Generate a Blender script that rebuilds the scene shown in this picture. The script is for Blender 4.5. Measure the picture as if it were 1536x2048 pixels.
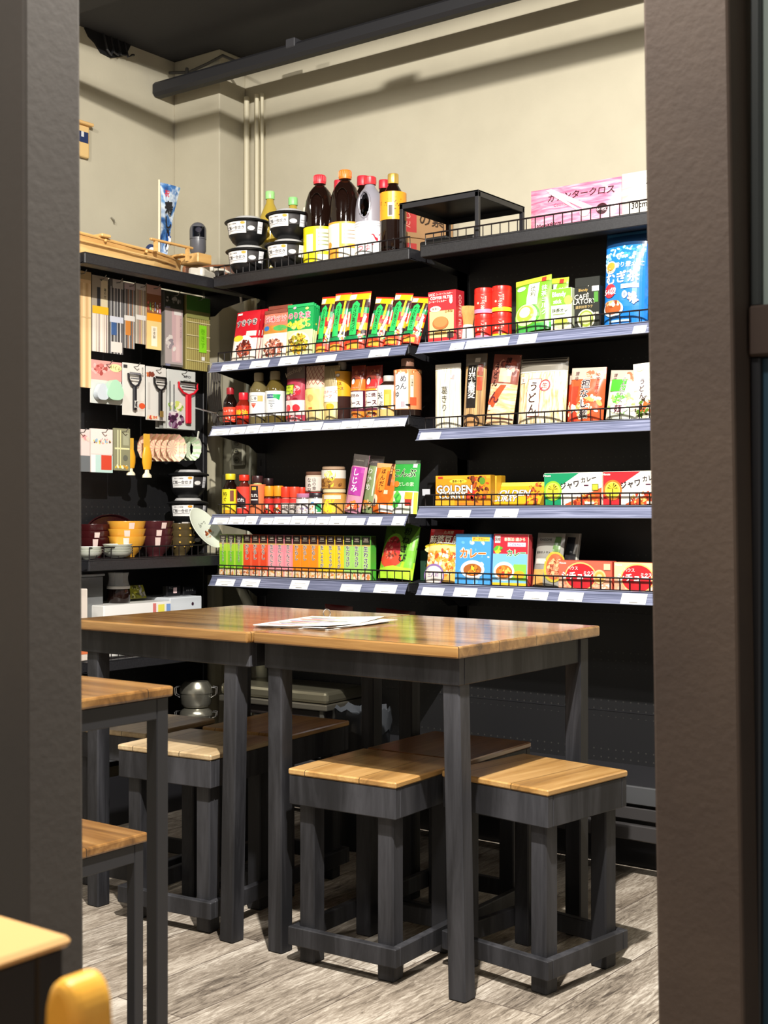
import bpy, bmesh, math, random
from mathutils import Matrix, Vector
random.seed(7)
PI = math.pi
sc = bpy.context.scene
col = sc.collection
for o in list(bpy.data.objects): bpy.data.objects.remove(o)

# ------------------------------------------------------------------ camera, world, lights, exposure
cam = bpy.data.cameras.new('camera'); co = bpy.data.objects.new('camera', cam); col.objects.link(co); sc.camera = co
co.location = (0, 0, 1.024)
co.rotation_euler = (math.radians(90.1), 0, math.radians(36.62))
cam.sensor_fit = 'VERTICAL'; cam.sensor_height = 36; cam.lens = 2590/2048*36
cam.clip_start = 0.02; cam.clip_end = 60
cam.dof.use_dof = True; cam.dof.focus_distance = 3.7; cam.dof.aperture_fstop = 11.5
w = bpy.data.worlds.new('world'); sc.world = w; w.use_nodes = True
bg = w.node_tree.nodes['Background']; bg.inputs[0].default_value = (1.0, .95, .88, 1); bg.inputs[1].default_value = .36
sc.view_settings.view_transform = 'Standard'; sc.view_settings.look = 'None'; sc.view_settings.gamma = 1
sc.view_settings.use_curve_mapping = False
sc.view_settings.exposure = 0.02
def lamp(loc, aim, watts, size, colr=(1, .955, .89), spread=180):
    l = bpy.data.lights.new('ceiling_lamp_light', 'AREA'); l.shape = 'DISK'; l.size = size; l.energy = watts; l.color = colr
    l.spread = math.radians(spread)
    o = bpy.data.objects.new('ceiling_lamp_light', l); col.objects.link(o); o.location = loc
    o.rotation_euler = (Vector(aim)-Vector(loc)).to_track_quat('-Z', 'Y').to_euler(); return o
LAMPS = [((-1.02, 1.36, 2.80), (-2.0, 2.6, .0), 178, .05), ((-2.4, 1.15, 2.80), (-3.7, 3.1, 1.3), 42, .14),
         ((.0, 1.7, 2.80), (-1.0, 2.5, .0), 9, .14), ((-.75, .25, 2.80), (-.8, .5, 0), 38, .3)]
for a in LAMPS: lamp(*a)

# ------------------------------------------------------------------ materials
def lin(h):
    h = h.lstrip('#'); c = [int(h[i:i+2], 16)/255 for i in (0, 2, 4)]
    return tuple(((x/12.92) if x <= .04045 else ((x+.055)/1.055)**2.4) for x in c)+(1,)
MC = {}
def M(hexc, rough=.45, metal=0, trans=0, alpha=1, ior=1.45):
    k = (hexc, rough, metal, trans, alpha)
    if k in MC: return MC[k]
    m = bpy.data.materials.new('paint_'+hexc.strip('#')); m.use_nodes = True
    b = m.node_tree.nodes['Principled BSDF']
    b.inputs['Base Color'].default_value = lin(hexc); b.inputs['Roughness'].default_value = rough
    b.inputs['Metallic'].default_value = metal; b.inputs['Transmission Weight'].default_value = trans
    b.inputs['Alpha'].default_value = alpha; b.inputs['IOR'].default_value = ior
    MC[k] = m; return m
class NT:
    def __init__(s, name):
        s.m = bpy.data.materials.new(name); s.m.use_nodes = True; s.t = s.m.node_tree; s.b = s.t.nodes['Principled BSDF']
    def n(s, typ, **kw):
        x = s.t.nodes.new(typ)
        for k, v in kw.items():
            if k.startswith('i_'): x.inputs[k[2:].replace('_', ' ')].default_value = v
            else: setattr(x, k, v)
        return x
    def l(s, a, b): s.t.links.new(a, b)
def coords(N, scale, rot=(0, 0, 0)):
    tc = N.n('ShaderNodeTexCoord'); mp = N.n('ShaderNodeMapping'); mp.inputs['Scale'].default_value = scale; mp.inputs['Rotation'].default_value = rot
    N.l(tc.outputs['Object'], mp.inputs['Vector']); return mp.outputs['Vector']
def ramp(N, fac, stops):
    r = N.n('ShaderNodeValToRGB'); cr = r.color_ramp
    while len(cr.elements) < len(stops): cr.elements.new(.5)
    for e, (p, c) in zip(cr.elements, stops): e.position = p; e.color = lin(c)
    N.l(fac, r.inputs[0]); return r.outputs[0]
def wood(name, dark, mid, light, scale=(1.2, 22, 22), rough=.3, plank=None, bump=.15, coat=.0):
    N = NT(name); v = coords(N, scale)
    nz = N.n('ShaderNodeTexNoise', i_Scale=1.6, i_Detail=8, i_Roughness=.65, i_Distortion=.6); N.l(v, nz.inputs['Vector'])
    v2 = coords(N, tuple(x*.28 for x in scale)); n2 = N.n('ShaderNodeTexNoise', i_Scale=2.0, i_Detail=3); N.l(v2, n2.inputs['Vector'])
    mx = N.n('ShaderNodeMath', operation='MULTIPLY_ADD'); mx.inputs[1].default_value = .55; mx.inputs[2].default_value = 0
    N.l(n2.outputs[0], mx.inputs[0]); ad = N.n('ShaderNodeMath', operation='MULTIPLY_ADD'); ad.inputs[1].default_value = .55
    N.l(nz.outputs[0], ad.inputs[0]); N.l(mx.outputs[0], ad.inputs[2])
    c = ramp(N, ad.outputs[0], [(.38, dark), (.53, mid), (.70, light)])
    if plank:
        tc = N.n('ShaderNodeTexCoord'); sp = N.n('ShaderNodeSeparateXYZ'); N.l(tc.outputs['Object'], sp.inputs[0])
        a = N.n('ShaderNodeMath', operation='ADD'); a.inputs[1].default_value = 10+plank[2]; N.l(sp.outputs[plank[0]], a.inputs[0])
        f = N.n('ShaderNodeMath', operation='MODULO'); f.inputs[1].default_value = plank[1]; N.l(a.outputs[0], f.inputs[0])
        g = N.n('ShaderNodeMath', operation='GREATER_THAN'); g.inputs[1].default_value = .0018; N.l(f.outputs[0], g.inputs[0])
        mix = N.n('ShaderNodeMixRGB'); mix.inputs[1].default_value = lin('#2a1c10'); N.l(g.outputs[0], mix.inputs[0]); N.l(c, mix.inputs[2]); c = mix.outputs[0]
    N.l(c, N.b.inputs['Base Color']); N.b.inputs['Roughness'].default_value = rough
    N.b.inputs['Coat Weight'].default_value = coat; N.b.inputs['Coat Roughness'].default_value = .12
    bp = N.n('ShaderNodeBump', i_Strength=bump, i_Distance=.002); N.l(nz.outputs[0], bp.inputs['Height']); N.l(bp.outputs[0], N.b.inputs['Normal'])
    return N.m
W_TABLE = wood('honey_wood', '#4f351b', '#815a2e', '#a67e4a', (1.4, 26, 26), .25, (1, .16, .075), .12, .5)
W_STOOLY = wood('stool_wood', '#6b4c2a', '#a57c46', '#c9a26a', (18, 1.4, 18), .3, (0, .15, .0), .12, .4)
W_STOOLD = wood('brown_stool_wood', '#4a3120', '#7c5638', '#a57f58', (16, 1.4, 16), .28, (0, .15, .0), .15, .5)
W_GREYISH = wood('weathered_stool_wood', '#6f5a40', '#a38b67', '#c8b08a', (14, 1.2, 14), .45, (0, .15, .0), .2, .1)
W_PALE = wood('pale_wood', '#b98a4c', '#d3a766', '#e6c489', (16, 1.2, 16), .45)
W_BLACK = wood('black_painted_wood', '#151517', '#202023', '#414145', (9, 9, 1.2), .55, None, .35)
W_YELLOW = wood('golden_chair_wood', '#e8a030', '#f4b444', '#f8c860', (9, 9, 1.2), .35)
W_BLACK.node_tree.nodes['Principled BSDF'].inputs['Specular IOR Level'].default_value = .28
BLK = M('#1e1e21', .42); BLKM = M('#232327', .35); WIRE = M('#1a1516', .4)
def steelpaint():
    N = NT('black_powder_coat'); v = coords(N, (40, 40, 40)); nz = N.n('ShaderNodeTexNoise', i_Scale=6, i_Detail=3); N.l(v, nz.inputs['Vector'])
    c = ramp(N, nz.outputs[0], [(.3, '#1c1c1f'), (.7, '#28282b')]); N.l(c, N.b.inputs['Base Color']); N.b.inputs['Roughness'].default_value = .42
    return N.m
STEEL = steelpaint()
def pegboard(axis):
    N = NT('perforated_black_steel'); tc = N.n('ShaderNodeTexCoord'); sp = N.n('ShaderNodeSeparateXYZ'); N.l(tc.outputs['Object'], sp.inputs[0])
    def tri(out, per, off):
        a = N.n('ShaderNodeMath', operation='ADD'); a.inputs[1].default_value = 20+off; N.l(out, a.inputs[0])
        p = N.n('ShaderNodeMath', operation='PINGPONG'); p.inputs[1].default_value = per/2; N.l(a.outputs[0], p.inputs[0]); return p.outputs[0]
    h = tri(sp.outputs[axis], .025, 0); vv = tri(sp.outputs[2], .025, 0)
    p2 = N.n('ShaderNodeMath', operation='MULTIPLY'); N.l(h, p2.inputs[0]); N.l(h, p2.inputs[1])
    q2 = N.n('ShaderNodeMath', operation='MULTIPLY'); N.l(vv, q2.inputs[0]); N.l(vv, q2.inputs[1])
    s = N.n('ShaderNodeMath', operation='ADD'); N.l(p2.outputs[0], s.inputs[0]); N.l(q2.outputs[0], s.inputs[1])
    g = N.n('ShaderNodeMath', operation='LESS_THAN'); g.inputs[1].default_value = 6.5e-6; N.l(s.outputs[0], g.inputs[0])
    a = N.n('ShaderNodeMath', operation='ADD'); a.inputs[1].default_value = 20.0; N.l(sp.outputs[2], a.inputs[0])
    md = N.n('ShaderNodeMath', operation='MODULO'); md.inputs[1].default_value = .15; N.l(a.outputs[0], md.inputs[0])
    bnd = N.n('ShaderNodeMath', operation='LESS_THAN'); bnd.inputs[1].default_value = .062; N.l(md.outputs[0], bnd.inputs[0])
    mm = N.n('ShaderNodeMath', operation='MULTIPLY'); N.l(g.outputs[0], mm.inputs[0]); N.l(bnd.outputs[0], mm.inputs[1])
    mix = N.n('ShaderNodeMixRGB'); mix.inputs[1].default_value = lin('#151517'); mix.inputs[2].default_value = lin('#302f2d')
    N.l(mm.outputs[0], mix.inputs[0]); N.l(mix.outputs[0], N.b.inputs['Base Color']); N.b.inputs['Roughness'].default_value = .5
    return N.m
PEGX = pegboard(0); PEGY = pegboard(1)
def plaster(name, a, b):
    N = NT(name); v = coords(N, (1, 1, 1)); nz = N.n('ShaderNodeTexNoise', i_Scale=2.2, i_Detail=6, i_Roughness=.6); N.l(v, nz.inputs['Vector'])
    c = ramp(N, nz.outputs[0], [(.3, a), (.7, b)]); N.l(c, N.b.inputs['Base Color']); N.b.inputs['Roughness'].default_value = .8
    n2 = N.n('ShaderNodeTexNoise', i_Scale=90, i_Detail=3); N.l(v, n2.inputs['Vector'])
    bp = N.n('ShaderNodeBump', i_Strength=.12, i_Distance=.003); N.l(n2.outputs[0], bp.inputs['Height']); N.l(bp.outputs[0], N.b.inputs['Normal'])
    return N.m
WALL = plaster('cream_plaster', '#b4ad98', '#c2bba5'); CEIL = plaster('slate_ceiling_paint', '#2e2f35', '#36373d')
POST = plaster('dark_brown_post_paint', '#3d3028', '#524337'); POSTG = plaster('grey_brown_post_paint', '#443f3b', '#4b4641')
def floor_mat():
    N = NT('grey_weathered_planks')
    tc = N.n('ShaderNodeTexCoord'); mp = N.n('ShaderNodeMapping'); mp.inputs['Rotation'].default_value = (0, 0, PI/2); mp.inputs['Location'].default_value = (-1.73, -.05, 0)
    N.l(tc.outputs['Object'], mp.inputs['Vector'])
    br = N.n('ShaderNodeTexBrick', offset=.37, offset_frequency=2); N.l(mp.outputs[0], br.inputs['Vector'])
    for k, v in (('Color1', (.1, .1, .1, 1)), ('Color2', (.9, .9, .9, 1)), ('Mortar', (.5, .5, .5, 1)), ('Scale', 1), ('Mortar Size', .0014), ('Bias', 0), ('Brick Width', 1.2), ('Row Height', .195)):
        br.inputs[k].default_value = v
    sc_ = N.n('ShaderNodeVectorMath', operation='SCALE'); N.l(br.outputs['Color'], sc_.inputs[0]); sc_.inputs['Scale'].default_value = 30
    v = coords(N, (70, 8.5, 1)); ad = N.n('ShaderNodeVectorMath', operation='ADD'); N.l(v, ad.inputs[0]); N.l(sc_.outputs[0], ad.inputs[1])
    nz = N.n('ShaderNodeTexNoise', i_Scale=1.7, i_Detail=10, i_Roughness=.78, i_Distortion=1.1); N.l(ad.outputs[0], nz.inputs['Vector'])
    v3 = coords(N, (5, 1.2, 1)); ad3 = N.n('ShaderNodeVectorMath', operation='ADD'); N.l(v3, ad3.inputs[0]); N.l(sc_.outputs[0], ad3.inputs[1])
    n3 = N.n('ShaderNodeTexNoise', i_Scale=1.4, i_Detail=4, i_Roughness=.6); N.l(ad3.outputs[0], n3.inputs['Vector'])
    s = N.n('ShaderNodeMath', operation='MULTIPLY_ADD'); s.inputs[1].default_value = .62; N.l(nz.outputs[0], s.inputs[0])
    s2 = N.n('ShaderNodeMath', operation='MULTIPLY'); s2.inputs[1].default_value = .38; N.l(n3.outputs[0], s2.inputs[0]); N.l(s2.outputs[0], s.inputs[2])
    c = ramp(N, s.outputs[0], [(.385, '#453d36'), (.445, '#766c60'), (.505, '#968c7f'), (.585, '#c4bcb0')])
    tint = N.n('ShaderNodeMixRGB', blend_type='MULTIPLY'); tint.inputs[0].default_value = .35
    N.l(c, tint.inputs[1]); bw = ramp(N, br.outputs['Color'], [(.1, '#b8aa98'), (.5, '#efe9e0'), (.9, '#ffffff')]); N.l(bw, tint.inputs[2])
    mx = N.n('ShaderNodeMixRGB'); N.l(br.outputs['Fac'], mx.inputs[0]); N.l(tint.outputs[0], mx.inputs[1]); mx.inputs[2].default_value = lin('#4a3f38')
    N.l(mx.outputs[0], N.b.inputs['Base Color']); N.b.inputs['Roughness'].default_value = .5
    bp = N.n('ShaderNodeBump', i_Strength=.35, i_Distance=.003); N.l(nz.outputs[0], bp.inputs['Height']); N.l(bp.outputs[0], N.b.inputs['Normal'])
    return N.m
FLOOR = floor_mat()
def noisy(name, stops, scale, rough=.35, detail=4, stretch=(1, 1, 1)):
    N = NT(name); v = coords(N, stretch); nz = N.n('ShaderNodeTexNoise', i_Scale=scale, i_Detail=detail, i_Distortion=.8); N.l(v, nz.inputs['Vector'])
    c = ramp(N, nz.outputs[0], stops); N.l(c, N.b.inputs['Base Color']); N.b.inputs['Roughness'].default_value = rough; return N.m
NOODLE = noisy('noodles_seen_through_film', [(.35, '#b59a6a'), (.5, '#e2cfa4'), (.62, '#f6ecd2')], 40, .25, 3, (3, 1, .5))
DRYNOODLE = noisy('dry_noodle_bundle', [(.4, '#c9bd95'), (.5, '#efe9d2'), (.6, '#fbf7e8')], 60, .3, 2, (6, 1, .05))
FILM = noisy('crinkled_clear_film', [(.35, '#8c867a'), (.5, '#bdb6a6'), (.65, '#e8e4da')], 30, .15, 3)
CLEAR = M('#ffffff', .08, 0, 0, .22)
OIL = M('#cdb24a', .1, 0, .35)
SOY = M('#180c08', .06); PLASTICW = M('#efece4', .35)
CHROME = M('#c9c9c9', .22, 1); BRASSY = M('#b7b09a', .3, .9)

# ------------------------------------------------------------------ mesh builder
class MB:
    def __init__(s): s.v = []; s.f = []; s.mi = []; s.m = []; s.sm = []
    def add(s, vs, fs, mat, smooth=False):
        if mat not in s.m: s.m.append(mat)
        i = s.m.index(mat); n = len(s.v); s.v += [tuple(x) for x in vs]
        for f in fs: s.f.append(tuple(n+a for a in f)); s.mi.append(i); s.sm.append(smooth)
        return s
    def box(s, x0, x1, y0, y1, z0, z1, mat, bev=0, mtx=None):
        if bev:
            bm = bmesh.new(); bmesh.ops.create_cube(bm, size=1)
            for v in bm.verts: v.co = Vector(((x0+x1)/2+v.co.x*(x1-x0), (y0+y1)/2+v.co.y*(y1-y0), (z0+z1)/2+v.co.z*(z1-z0)))
            bmesh.ops.bevel(bm, geom=list(bm.edges), offset=bev, segments=2 if bev > .003 else 1, affect='EDGES', profile=.5)
            bm.verts.index_update(); vs = [v.co.copy() for v in bm.verts]; fs = [[v.index for v in f.verts] for f in bm.faces]; bm.free()
        else:
            vs = [Vector((x, y, z)) for x in (x0, x1) for y in (y0, y1) for z in (z0, z1)]
            fs = [(0, 1, 3, 2), (4, 6, 7, 5), (0, 4, 5, 1), (2, 3, 7, 6), (0, 2, 6, 4), (1, 5, 7, 3)]
        if mtx: vs = [mtx @ v for v in vs]
        return s.add(vs, fs, mat)
    def tube(s, pts, r, mat, n=8, closed=False):
        pts = [Vector(p) for p in pts]; vs = []; fs = []; m = len(pts)
        for i, p in enumerate(pts):
            a = pts[(i-1) % m] if (i > 0 or closed) else p; b = pts[(i+1) % m] if (i < m-1 or closed) else p
            d = (b-a).normalized(); q = d.orthogonal() if abs(d.z) > .9 else d.cross(Vector((0, 0, 1))); q.normalize(); u = d.cross(q)
            if abs(d.z) > .9:
                q = Vector((1, 0, 0)); q = (q-d*q.dot(d)).normalized(); u = d.cross(q)
            rr = r[i] if isinstance(r, (list, tuple)) else r
            for k in range(n): t = 2*PI*k/n; vs.append(p+(q*math.cos(t)+u*math.sin(t))*rr)
        for i in range(m if closed else m-1):
            for k in range(n):
                j = (i+1) % m; fs.append((i*n+k, i*n+(k+1) % n, j*n+(k+1) % n, j*n+k))
        if not closed: fs += [tuple(range(n)), tuple((m-1)*n+k for k in range(n))[::-1]]
        return s.add(vs, fs, mat, True)
    def lathe(s, prof, mat, n=28, c=(0, 0, 0), squash=1, mtx=None):   # prof = [(r,z)]
        vs = []; fs = []
        for r, z in prof:
            for k in range(n): t = 2*PI*k/n; vs.append(Vector((c[0]+r*math.cos(t), c[1]+r*math.sin(t)*squash, c[2]+z)))
        m = len(prof)
        for i in range(m-1):
            for k in range(n): fs.append((i*n+k, i*n+(k+1) % n, (i+1)*n+(k+1) % n, (i+1)*n+k))
        fs += [tuple(range(n))[::-1], tuple((m-1)*n+k for k in range(n))]
        if mtx: vs = [mtx @ v for v in vs]
        return s.add(vs, fs, mat, True)
    def prism(s, pts, y0, y1, mat, plane='xz', mtx=None):     # outline extruded
        n = len(pts); f = {'xz': lambda a, b, d: (a, d, b), 'xy': lambda a, b, d: (a, b, d), 'yz': lambda a, b, d: (d, a, b)}[plane]
        vs = [Vector(f(a, b, y0)) for a, b in pts]+[Vector(f(a, b, y1)) for a, b in pts]
        fs = [tuple(range(n)), tuple(range(n, 2*n))[::-1]]+[(i, n+i, n+(i+1) % n, (i+1) % n) for i in range(n)]
        if mtx: vs = [mtx @ v for v in vs]
        return s.add(vs, fs, mat)
    def ball(s, c, r, mat, n=14, rz=None):
        prof = [(max(1e-4, math.sin(PI*i/10)*r), -math.cos(PI*i/10)*(rz or r)) for i in range(11)]
        return s.lathe(prof, mat, n, c)
    def obj(s, name, parent=None, loc=(0, 0, 0), rot=(0, 0, 0)):
        me = bpy.data.meshes.new(name); me.from_pydata(s.v, [], s.f)
        for m in s.m: me.materials.append(m)
        me.polygons.foreach_set('material_index', s.mi); me.polygons.foreach_set('use_smooth', s.sm)
        me.update(); bm = bmesh.new(); bm.from_mesh(me)
        if any(s.sm):
            for e in bm.edges:
                if len(e.link_faces) == 2 and e.calc_face_angle(0) > .7: e.smooth = False
        bm.to_mesh(me); bm.free()
        o = bpy.data.objects.new(name, me); col.objects.link(o); o.location = loc; o.rotation_euler = rot
        if parent: o.parent = parent
        return o
def tag(o, label, cat, group=None):
    o['label'] = label; o['category'] = cat
    if group: o['group'] = group
    return o
def empty(name, label, cat, group=None, loc=(0, 0, 0), rot=(0, 0, 0)):
    o = bpy.data.objects.new(name, None); col.objects.link(o); o.location = loc; o.rotation_euler = rot; o.empty_display_size = .05
    return tag(o, label, cat, group)
def struct(mb, name): o = mb.obj(name); o['kind'] = 'structure'; return o

# ------------------------------------------------------------------ printed graphics
TC = {}
def text_geo(s, bold):
    k = (s, bold)
    if k in TC: return TC[k]
    cu = bpy.data.curves.new('t', 'FONT'); cu.body = s; cu.resolution_u = 2; cu.offset = bold; cu.size = 1
    o = bpy.data.objects.new('t', cu); me = bpy.data.meshes.new_from_object(o)
    vs = [(v.co.x, v.co.y) for v in me.vertices]; fs = [tuple(p.vertices) for p in me.polygons]
    bpy.data.objects.remove(o); bpy.data.curves.remove(cu); bpy.data.meshes.remove(me)
    if vs:
        xs = [a for a, b in vs]; ys = [b for a, b in vs]; cx = (min(xs)+max(xs))/2; cy = (min(ys)+max(ys))/2
        vs = [(a-cx, b-cy) for a, b in vs]; ext = (max(xs)-min(xs), max(ys)-min(ys))
    else: ext = (0, 0)
    TC[k] = (vs, fs, ext); return TC[k]
def clip(poly, ax, v, keep_low):
    out = []; n = len(poly)
    for i in range(n):
        a, b = poly[i], poly[(i+1) % n]; ia = (a[ax] <= v) if keep_low else (a[ax] >= v); ib = (b[ax] <= v) if keep_low else (b[ax] >= v)
        if ia: out.append(a)
        if ia != ib: t = (v-a[ax])/(b[ax]-a[ax]); out.append((a[0]+(b[0]-a[0])*t, a[1]+(b[1]-a[1])*t))
    return out
def cells(poly, sx, sy):
    """cut a convex polygon along a fixed lattice so that every layer bends the same way"""
    res = [poly]
    for ax, st in ((0, sx), (1, sy)):
        if not st: continue
        new = []
        for p in res:
            lo = min(q[ax] for q in p); hi = max(q[ax] for q in p); i = math.floor(lo/st+1e-6); cur = p
            while (i+1)*st < hi-1e-7:
                a = clip(cur, ax, (i+1)*st, True)
                if len(a) > 2: new.append(a)
                cur = clip(cur, ax, (i+1)*st, False); i += 1
                if len(cur) < 3: break
            if len(cur) > 2: new.append(cur)
        res = new
    return res
def gfx(mb, items, W, H, mp, rough=.4, RX=0, RY=0):
    """items in fractions of W (x, sizes) and H (y); mp(s, t, k) maps the print onto the surface"""
    K = [0]; sx = W/RX if RX else 0; sy = H/RY if RY else 0
    def put(vs, fs, c, k=None):
        if k is None: K[0] += 1; k = K[0]
        mb.add([mp(x, y, k) for x, y in vs], fs, M(c, rough) if isinstance(c, str) else c)
    def poly(pts, c):
        K[0] += 1; ps = cells(pts, sx, sy) if (sx or sy) else [pts]; V = []; F = []
        for p in ps: F.append(tuple(range(len(V), len(V)+len(p)))); V += p
        put(V, F, c, K[0])
    def glyph(s, cx, cy, size, c, bold, rot, sx_):
        vs, fs, ext = text_geo(s, 0); ca, sa = math.cos(rot), math.sin(rot); r_ = bold*size; base = K[0]+1
        offs = [(0, 0)] if bold < .012 else ([(r_*.7*math.cos(q*PI/2+.78), r_*.7*math.sin(q*PI/2+.78)) for q in range(4)] if bold < .052 else [(r_*.62*math.cos(q*PI/4), r_*.62*math.sin(q*PI/4)) for q in range(8)])
        for q, (ox, oy) in enumerate(offs):
            put([(cx+ox+(x*size*sx_)*ca-(y*size)*sa, cy+oy+(x*size*sx_)*sa+(y*size)*ca) for x, y in vs], fs, c, base+q*.13)
        K[0] = base+len(offs)*.13
    for it in items:
        t = it[0]
        if t == 'r': poly([(it[1]*W, it[2]*H), (it[3]*W, it[2]*H), (it[3]*W, it[4]*H), (it[1]*W, it[4]*H)], it[5])
        elif t == 'e': poly([(it[1]*W+it[3]*W*math.cos(2*PI*i/28), it[2]*H+it[4]*W*math.sin(2*PI*i/28)) for i in range(28)], it[5])
        elif t == 'p':
            if len(it[1]) > 5 or not (sx or sy): put([(a*W, b*H) for a, b in it[1]], [tuple(range(len(it[1])))], it[2])
            else: poly([(a*W, b*H) for a, b in it[1]], it[2])
        elif t == 's':
            _, cx, cy, rx, ry, n, sz, cols = it; K[0] += 1; b0 = K[0]
            for q in range(n):
                a = random.random()*2*PI; d = math.sqrt(random.random()); x = cx*W+math.cos(a)*d*rx*W; y = cy*H+math.sin(a)*d*ry*W
                an = random.random()*PI; l = sz*W*(.6+random.random()*.8)*.8; x = min(max(x, l), W-l); y = min(max(y, l), H-l); wd = l*(.45+.3*random.random()); ca, sa = math.cos(an), math.sin(an)
                put([(x+l*math.cos(u)*ca-wd*math.sin(u)*sa, y+l*math.cos(u)*sa+wd*math.sin(u)*ca) for u in [2*PI*i/8 for i in range(8)]], [tuple(range(8))], cols[q % len(cols)], b0+(q % 40)*.07)
            K[0] = b0+min(n, 40)*.07
        elif t in ('t', 'v'):
            _, s, cx, cy, size, c = it[:6]; opt = it[6] if len(it) > 6 else {}
            bold = opt.get('b', .015); rot = opt.get('rot', 0); ol = opt.get('o'); sx_ = opt.get('sx', 1); K[0] += 1.5
            for cc, bb in (([(ol, bold+.075)] if ol else [])+[(c, bold)]):
                k0 = K[0]
                if t == 't': glyph(s, cx*W, cy*H, size*W, cc, bb, rot, sx_)
                else:
                    km = k0
                    for i, ch in enumerate(s):
                        K[0] = k0; glyph(ch, cx*W, cy*H-(i+.5)*size*W*opt.get('st', 1.05), size*W, cc, bb, rot, sx_); km = max(km, K[0])
                    K[0] = km
EPS = .00022
def flat_map(W, off=0): return lambda s, t, k: (s-W/2, -off-.0004-k*EPS*.5, t)
def pouch_fn(W, H, thick, stand=True, seed=1, crk=.0022):
    rnd = random.Random(seed); ph = [rnd.random()*6 for _ in range(6)]
    def g(a, b):
        a = min(1, max(0, a)); b = min(1, max(0, b)); pa = (1-(2*a-1)**2)**.6
        top = min(1, (1-b)*H/(thick*1.6+.012))**.7; bot = 1 if stand else min(1, b*H/(thick*1.6+.012))**.7
        if stand: bot = .75+.25*min(1, b*6)
        q = crk*(math.sin(a*9+ph[0]+b*5)+math.sin(b*13+ph[1]-a*4)+.6*math.sin(b*27+a*17+ph[2]))/2.6
        return (thick/2)*pa*top*bot+q*pa*top+.0008
    return g
def pouch_mb(W, H, thick, base, items=(), stand=True, seed=1, rough=.28, top=None, back=None, inner=None):
    mb = MB(); g = pouch_fn(W, H, thick, stand, seed); nx, ny = 12, 16
    for side in (-1, 1):
        vs = []; 
        for j in range(ny+1):
            for i in range(nx+1): a, b = i/nx, j/ny; vs.append((a*W-W/2, side*g(a, b), b*H))
        fs = [(j*(nx+1)+i, j*(nx+1)+i+1, (j+1)*(nx+1)+i+1, (j+1)*(nx+1)+i) for j in range(ny) for i in range(nx)]
        if side > 0: fs = [f[::-1] for f in fs]
        mb.add(vs, fs, (base if not isinstance(base, str) else M(base, rough)) if side < 0 or not back else M(back, rough), True)
    fsb = MB()
    vs = [(i/nx*W-W/2, -g(i/nx, 0), 0) for i in range(nx+1)]+[(i/nx*W-W/2, g(i/nx, 0), 0) for i in range(nx+1)]
    mb.add(vs, [(i, nx+1+i, nx+2+i, i+1) for i in range(nx)], base if not isinstance(base, str) else M(base, rough))
    gfx(mb, items, W, H, lambda s, t, k: (s-W/2, -g(s/W, t/H)-.0006-k*EPS*.5, t), rough, 22, 16)
    return mb
def pouch(name, label, cat, group, xxh, Y, z, base, items=(), lean=0, roll=0, thick=.035, stand=True, seed=1, rz=0, rough=.28, back=None, dx=0):
    x0, x1, h = xxh; W = x1-x0; mb = pouch_mb(W, h, thick, base, items, stand, seed, rough, back=back)
    th = math.asin(min(.9, lean/h)); zz = z+abs(roll)*W/2*.98+.0015+thick*.4*math.sin(th)*.6
    o = mb.obj(name, None, ((x0+x1)/2+dx, Y+thick/2, zz), (-th, roll, rz)); return tag(o, label, cat, group)
def carton(name, label, cat, group, xxh, Y, z, front, side=None, items=(), sitems=(), depth=.04, lean=0, roll=0, rz=0, topc=None, bev=.0012, rough=.35):
    x0, x1, h = xxh; W = x1-x0; mb = MB(); mb.box(-W/2, W/2, 0, depth, 0, h, M(side or front, rough), bev)
    b = .001
    gfx(mb, [('r', .0, .0, 1, 1, front)]+list(items), W-2*b, h-2*b, lambda s, t, k: (s-W/2+b, -.0003-k*EPS*.4, t+b), rough)
    if sitems: gfx(mb, sitems, depth-2*b, h-2*b, lambda s, t, k: (W/2+.0003+k*EPS*.4, s+b, t+b), rough)
    if topc: gfx(mb, [('r', 0, 0, 1, 1, topc)], W-2*b, depth-2*b, lambda s, t, k: (s-W/2+b, t+b, h+.0004), rough)
    th = math.asin(min(.9, lean/h))
    o = mb.obj(name, None, ((x0+x1)/2, Y, z+.0006+abs(roll)*W/2), (-th, roll, rz)); return tag(o, label, cat, group)
def lab_mb(R, z0, z1, items, half=PI*.62, squash=1, rough=.35, base='#ffffff', full=True):
    """a wrapped label: print centred on -Y"""
    mb = MB(); n = 36
    vs = [((R+.0006)*math.cos(2*PI*i/n), (R+.0006)*math.sin(2*PI*i/n)*squash, z) for z in (z0, z1) for i in range(n)]
    mb.add(vs, [(i, (i+1) % n, n+(i+1) % n, n+i) for i in range(n)], M(base, rough), True)
    W = 2*half*R
    def mp(s, t, k):
        a = -PI/2+(s-W/2)/R; q = R+.0008+k*EPS*.35; return (q*math.cos(a), q*math.sin(a)*squash, z0+t)
    gfx(mb, items, W, z1-z0, mp, rough, 40); return mb
BOT = {  # z fraction, r fraction
 'tall': [(0, .9), (.02, 1), (.62, 1), (.70, .93), (.80, .62), (.87, .36), (.90, .33), (.93, .33)],
 'pet': [(0, .86), (.02, 1), (.42, 1), (.46, .94), (.50, 1), (.66, 1), (.78, .84), (.86, .5), (.90, .34), (.95, .34)],
 'squat': [(0, .92), (.03, 1), (.55, 1), (.66, .9), (.76, .6), (.82, .48), (.9, .46)],
 'jar': [(0, .92), (.04, 1), (.78, 1), (.84, .88), (.9, .86)],
 'mini': [(0, .9), (.04, 1), (.5, 1), (.6, .75), (.66, .6), (.72, .6)]}
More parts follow.
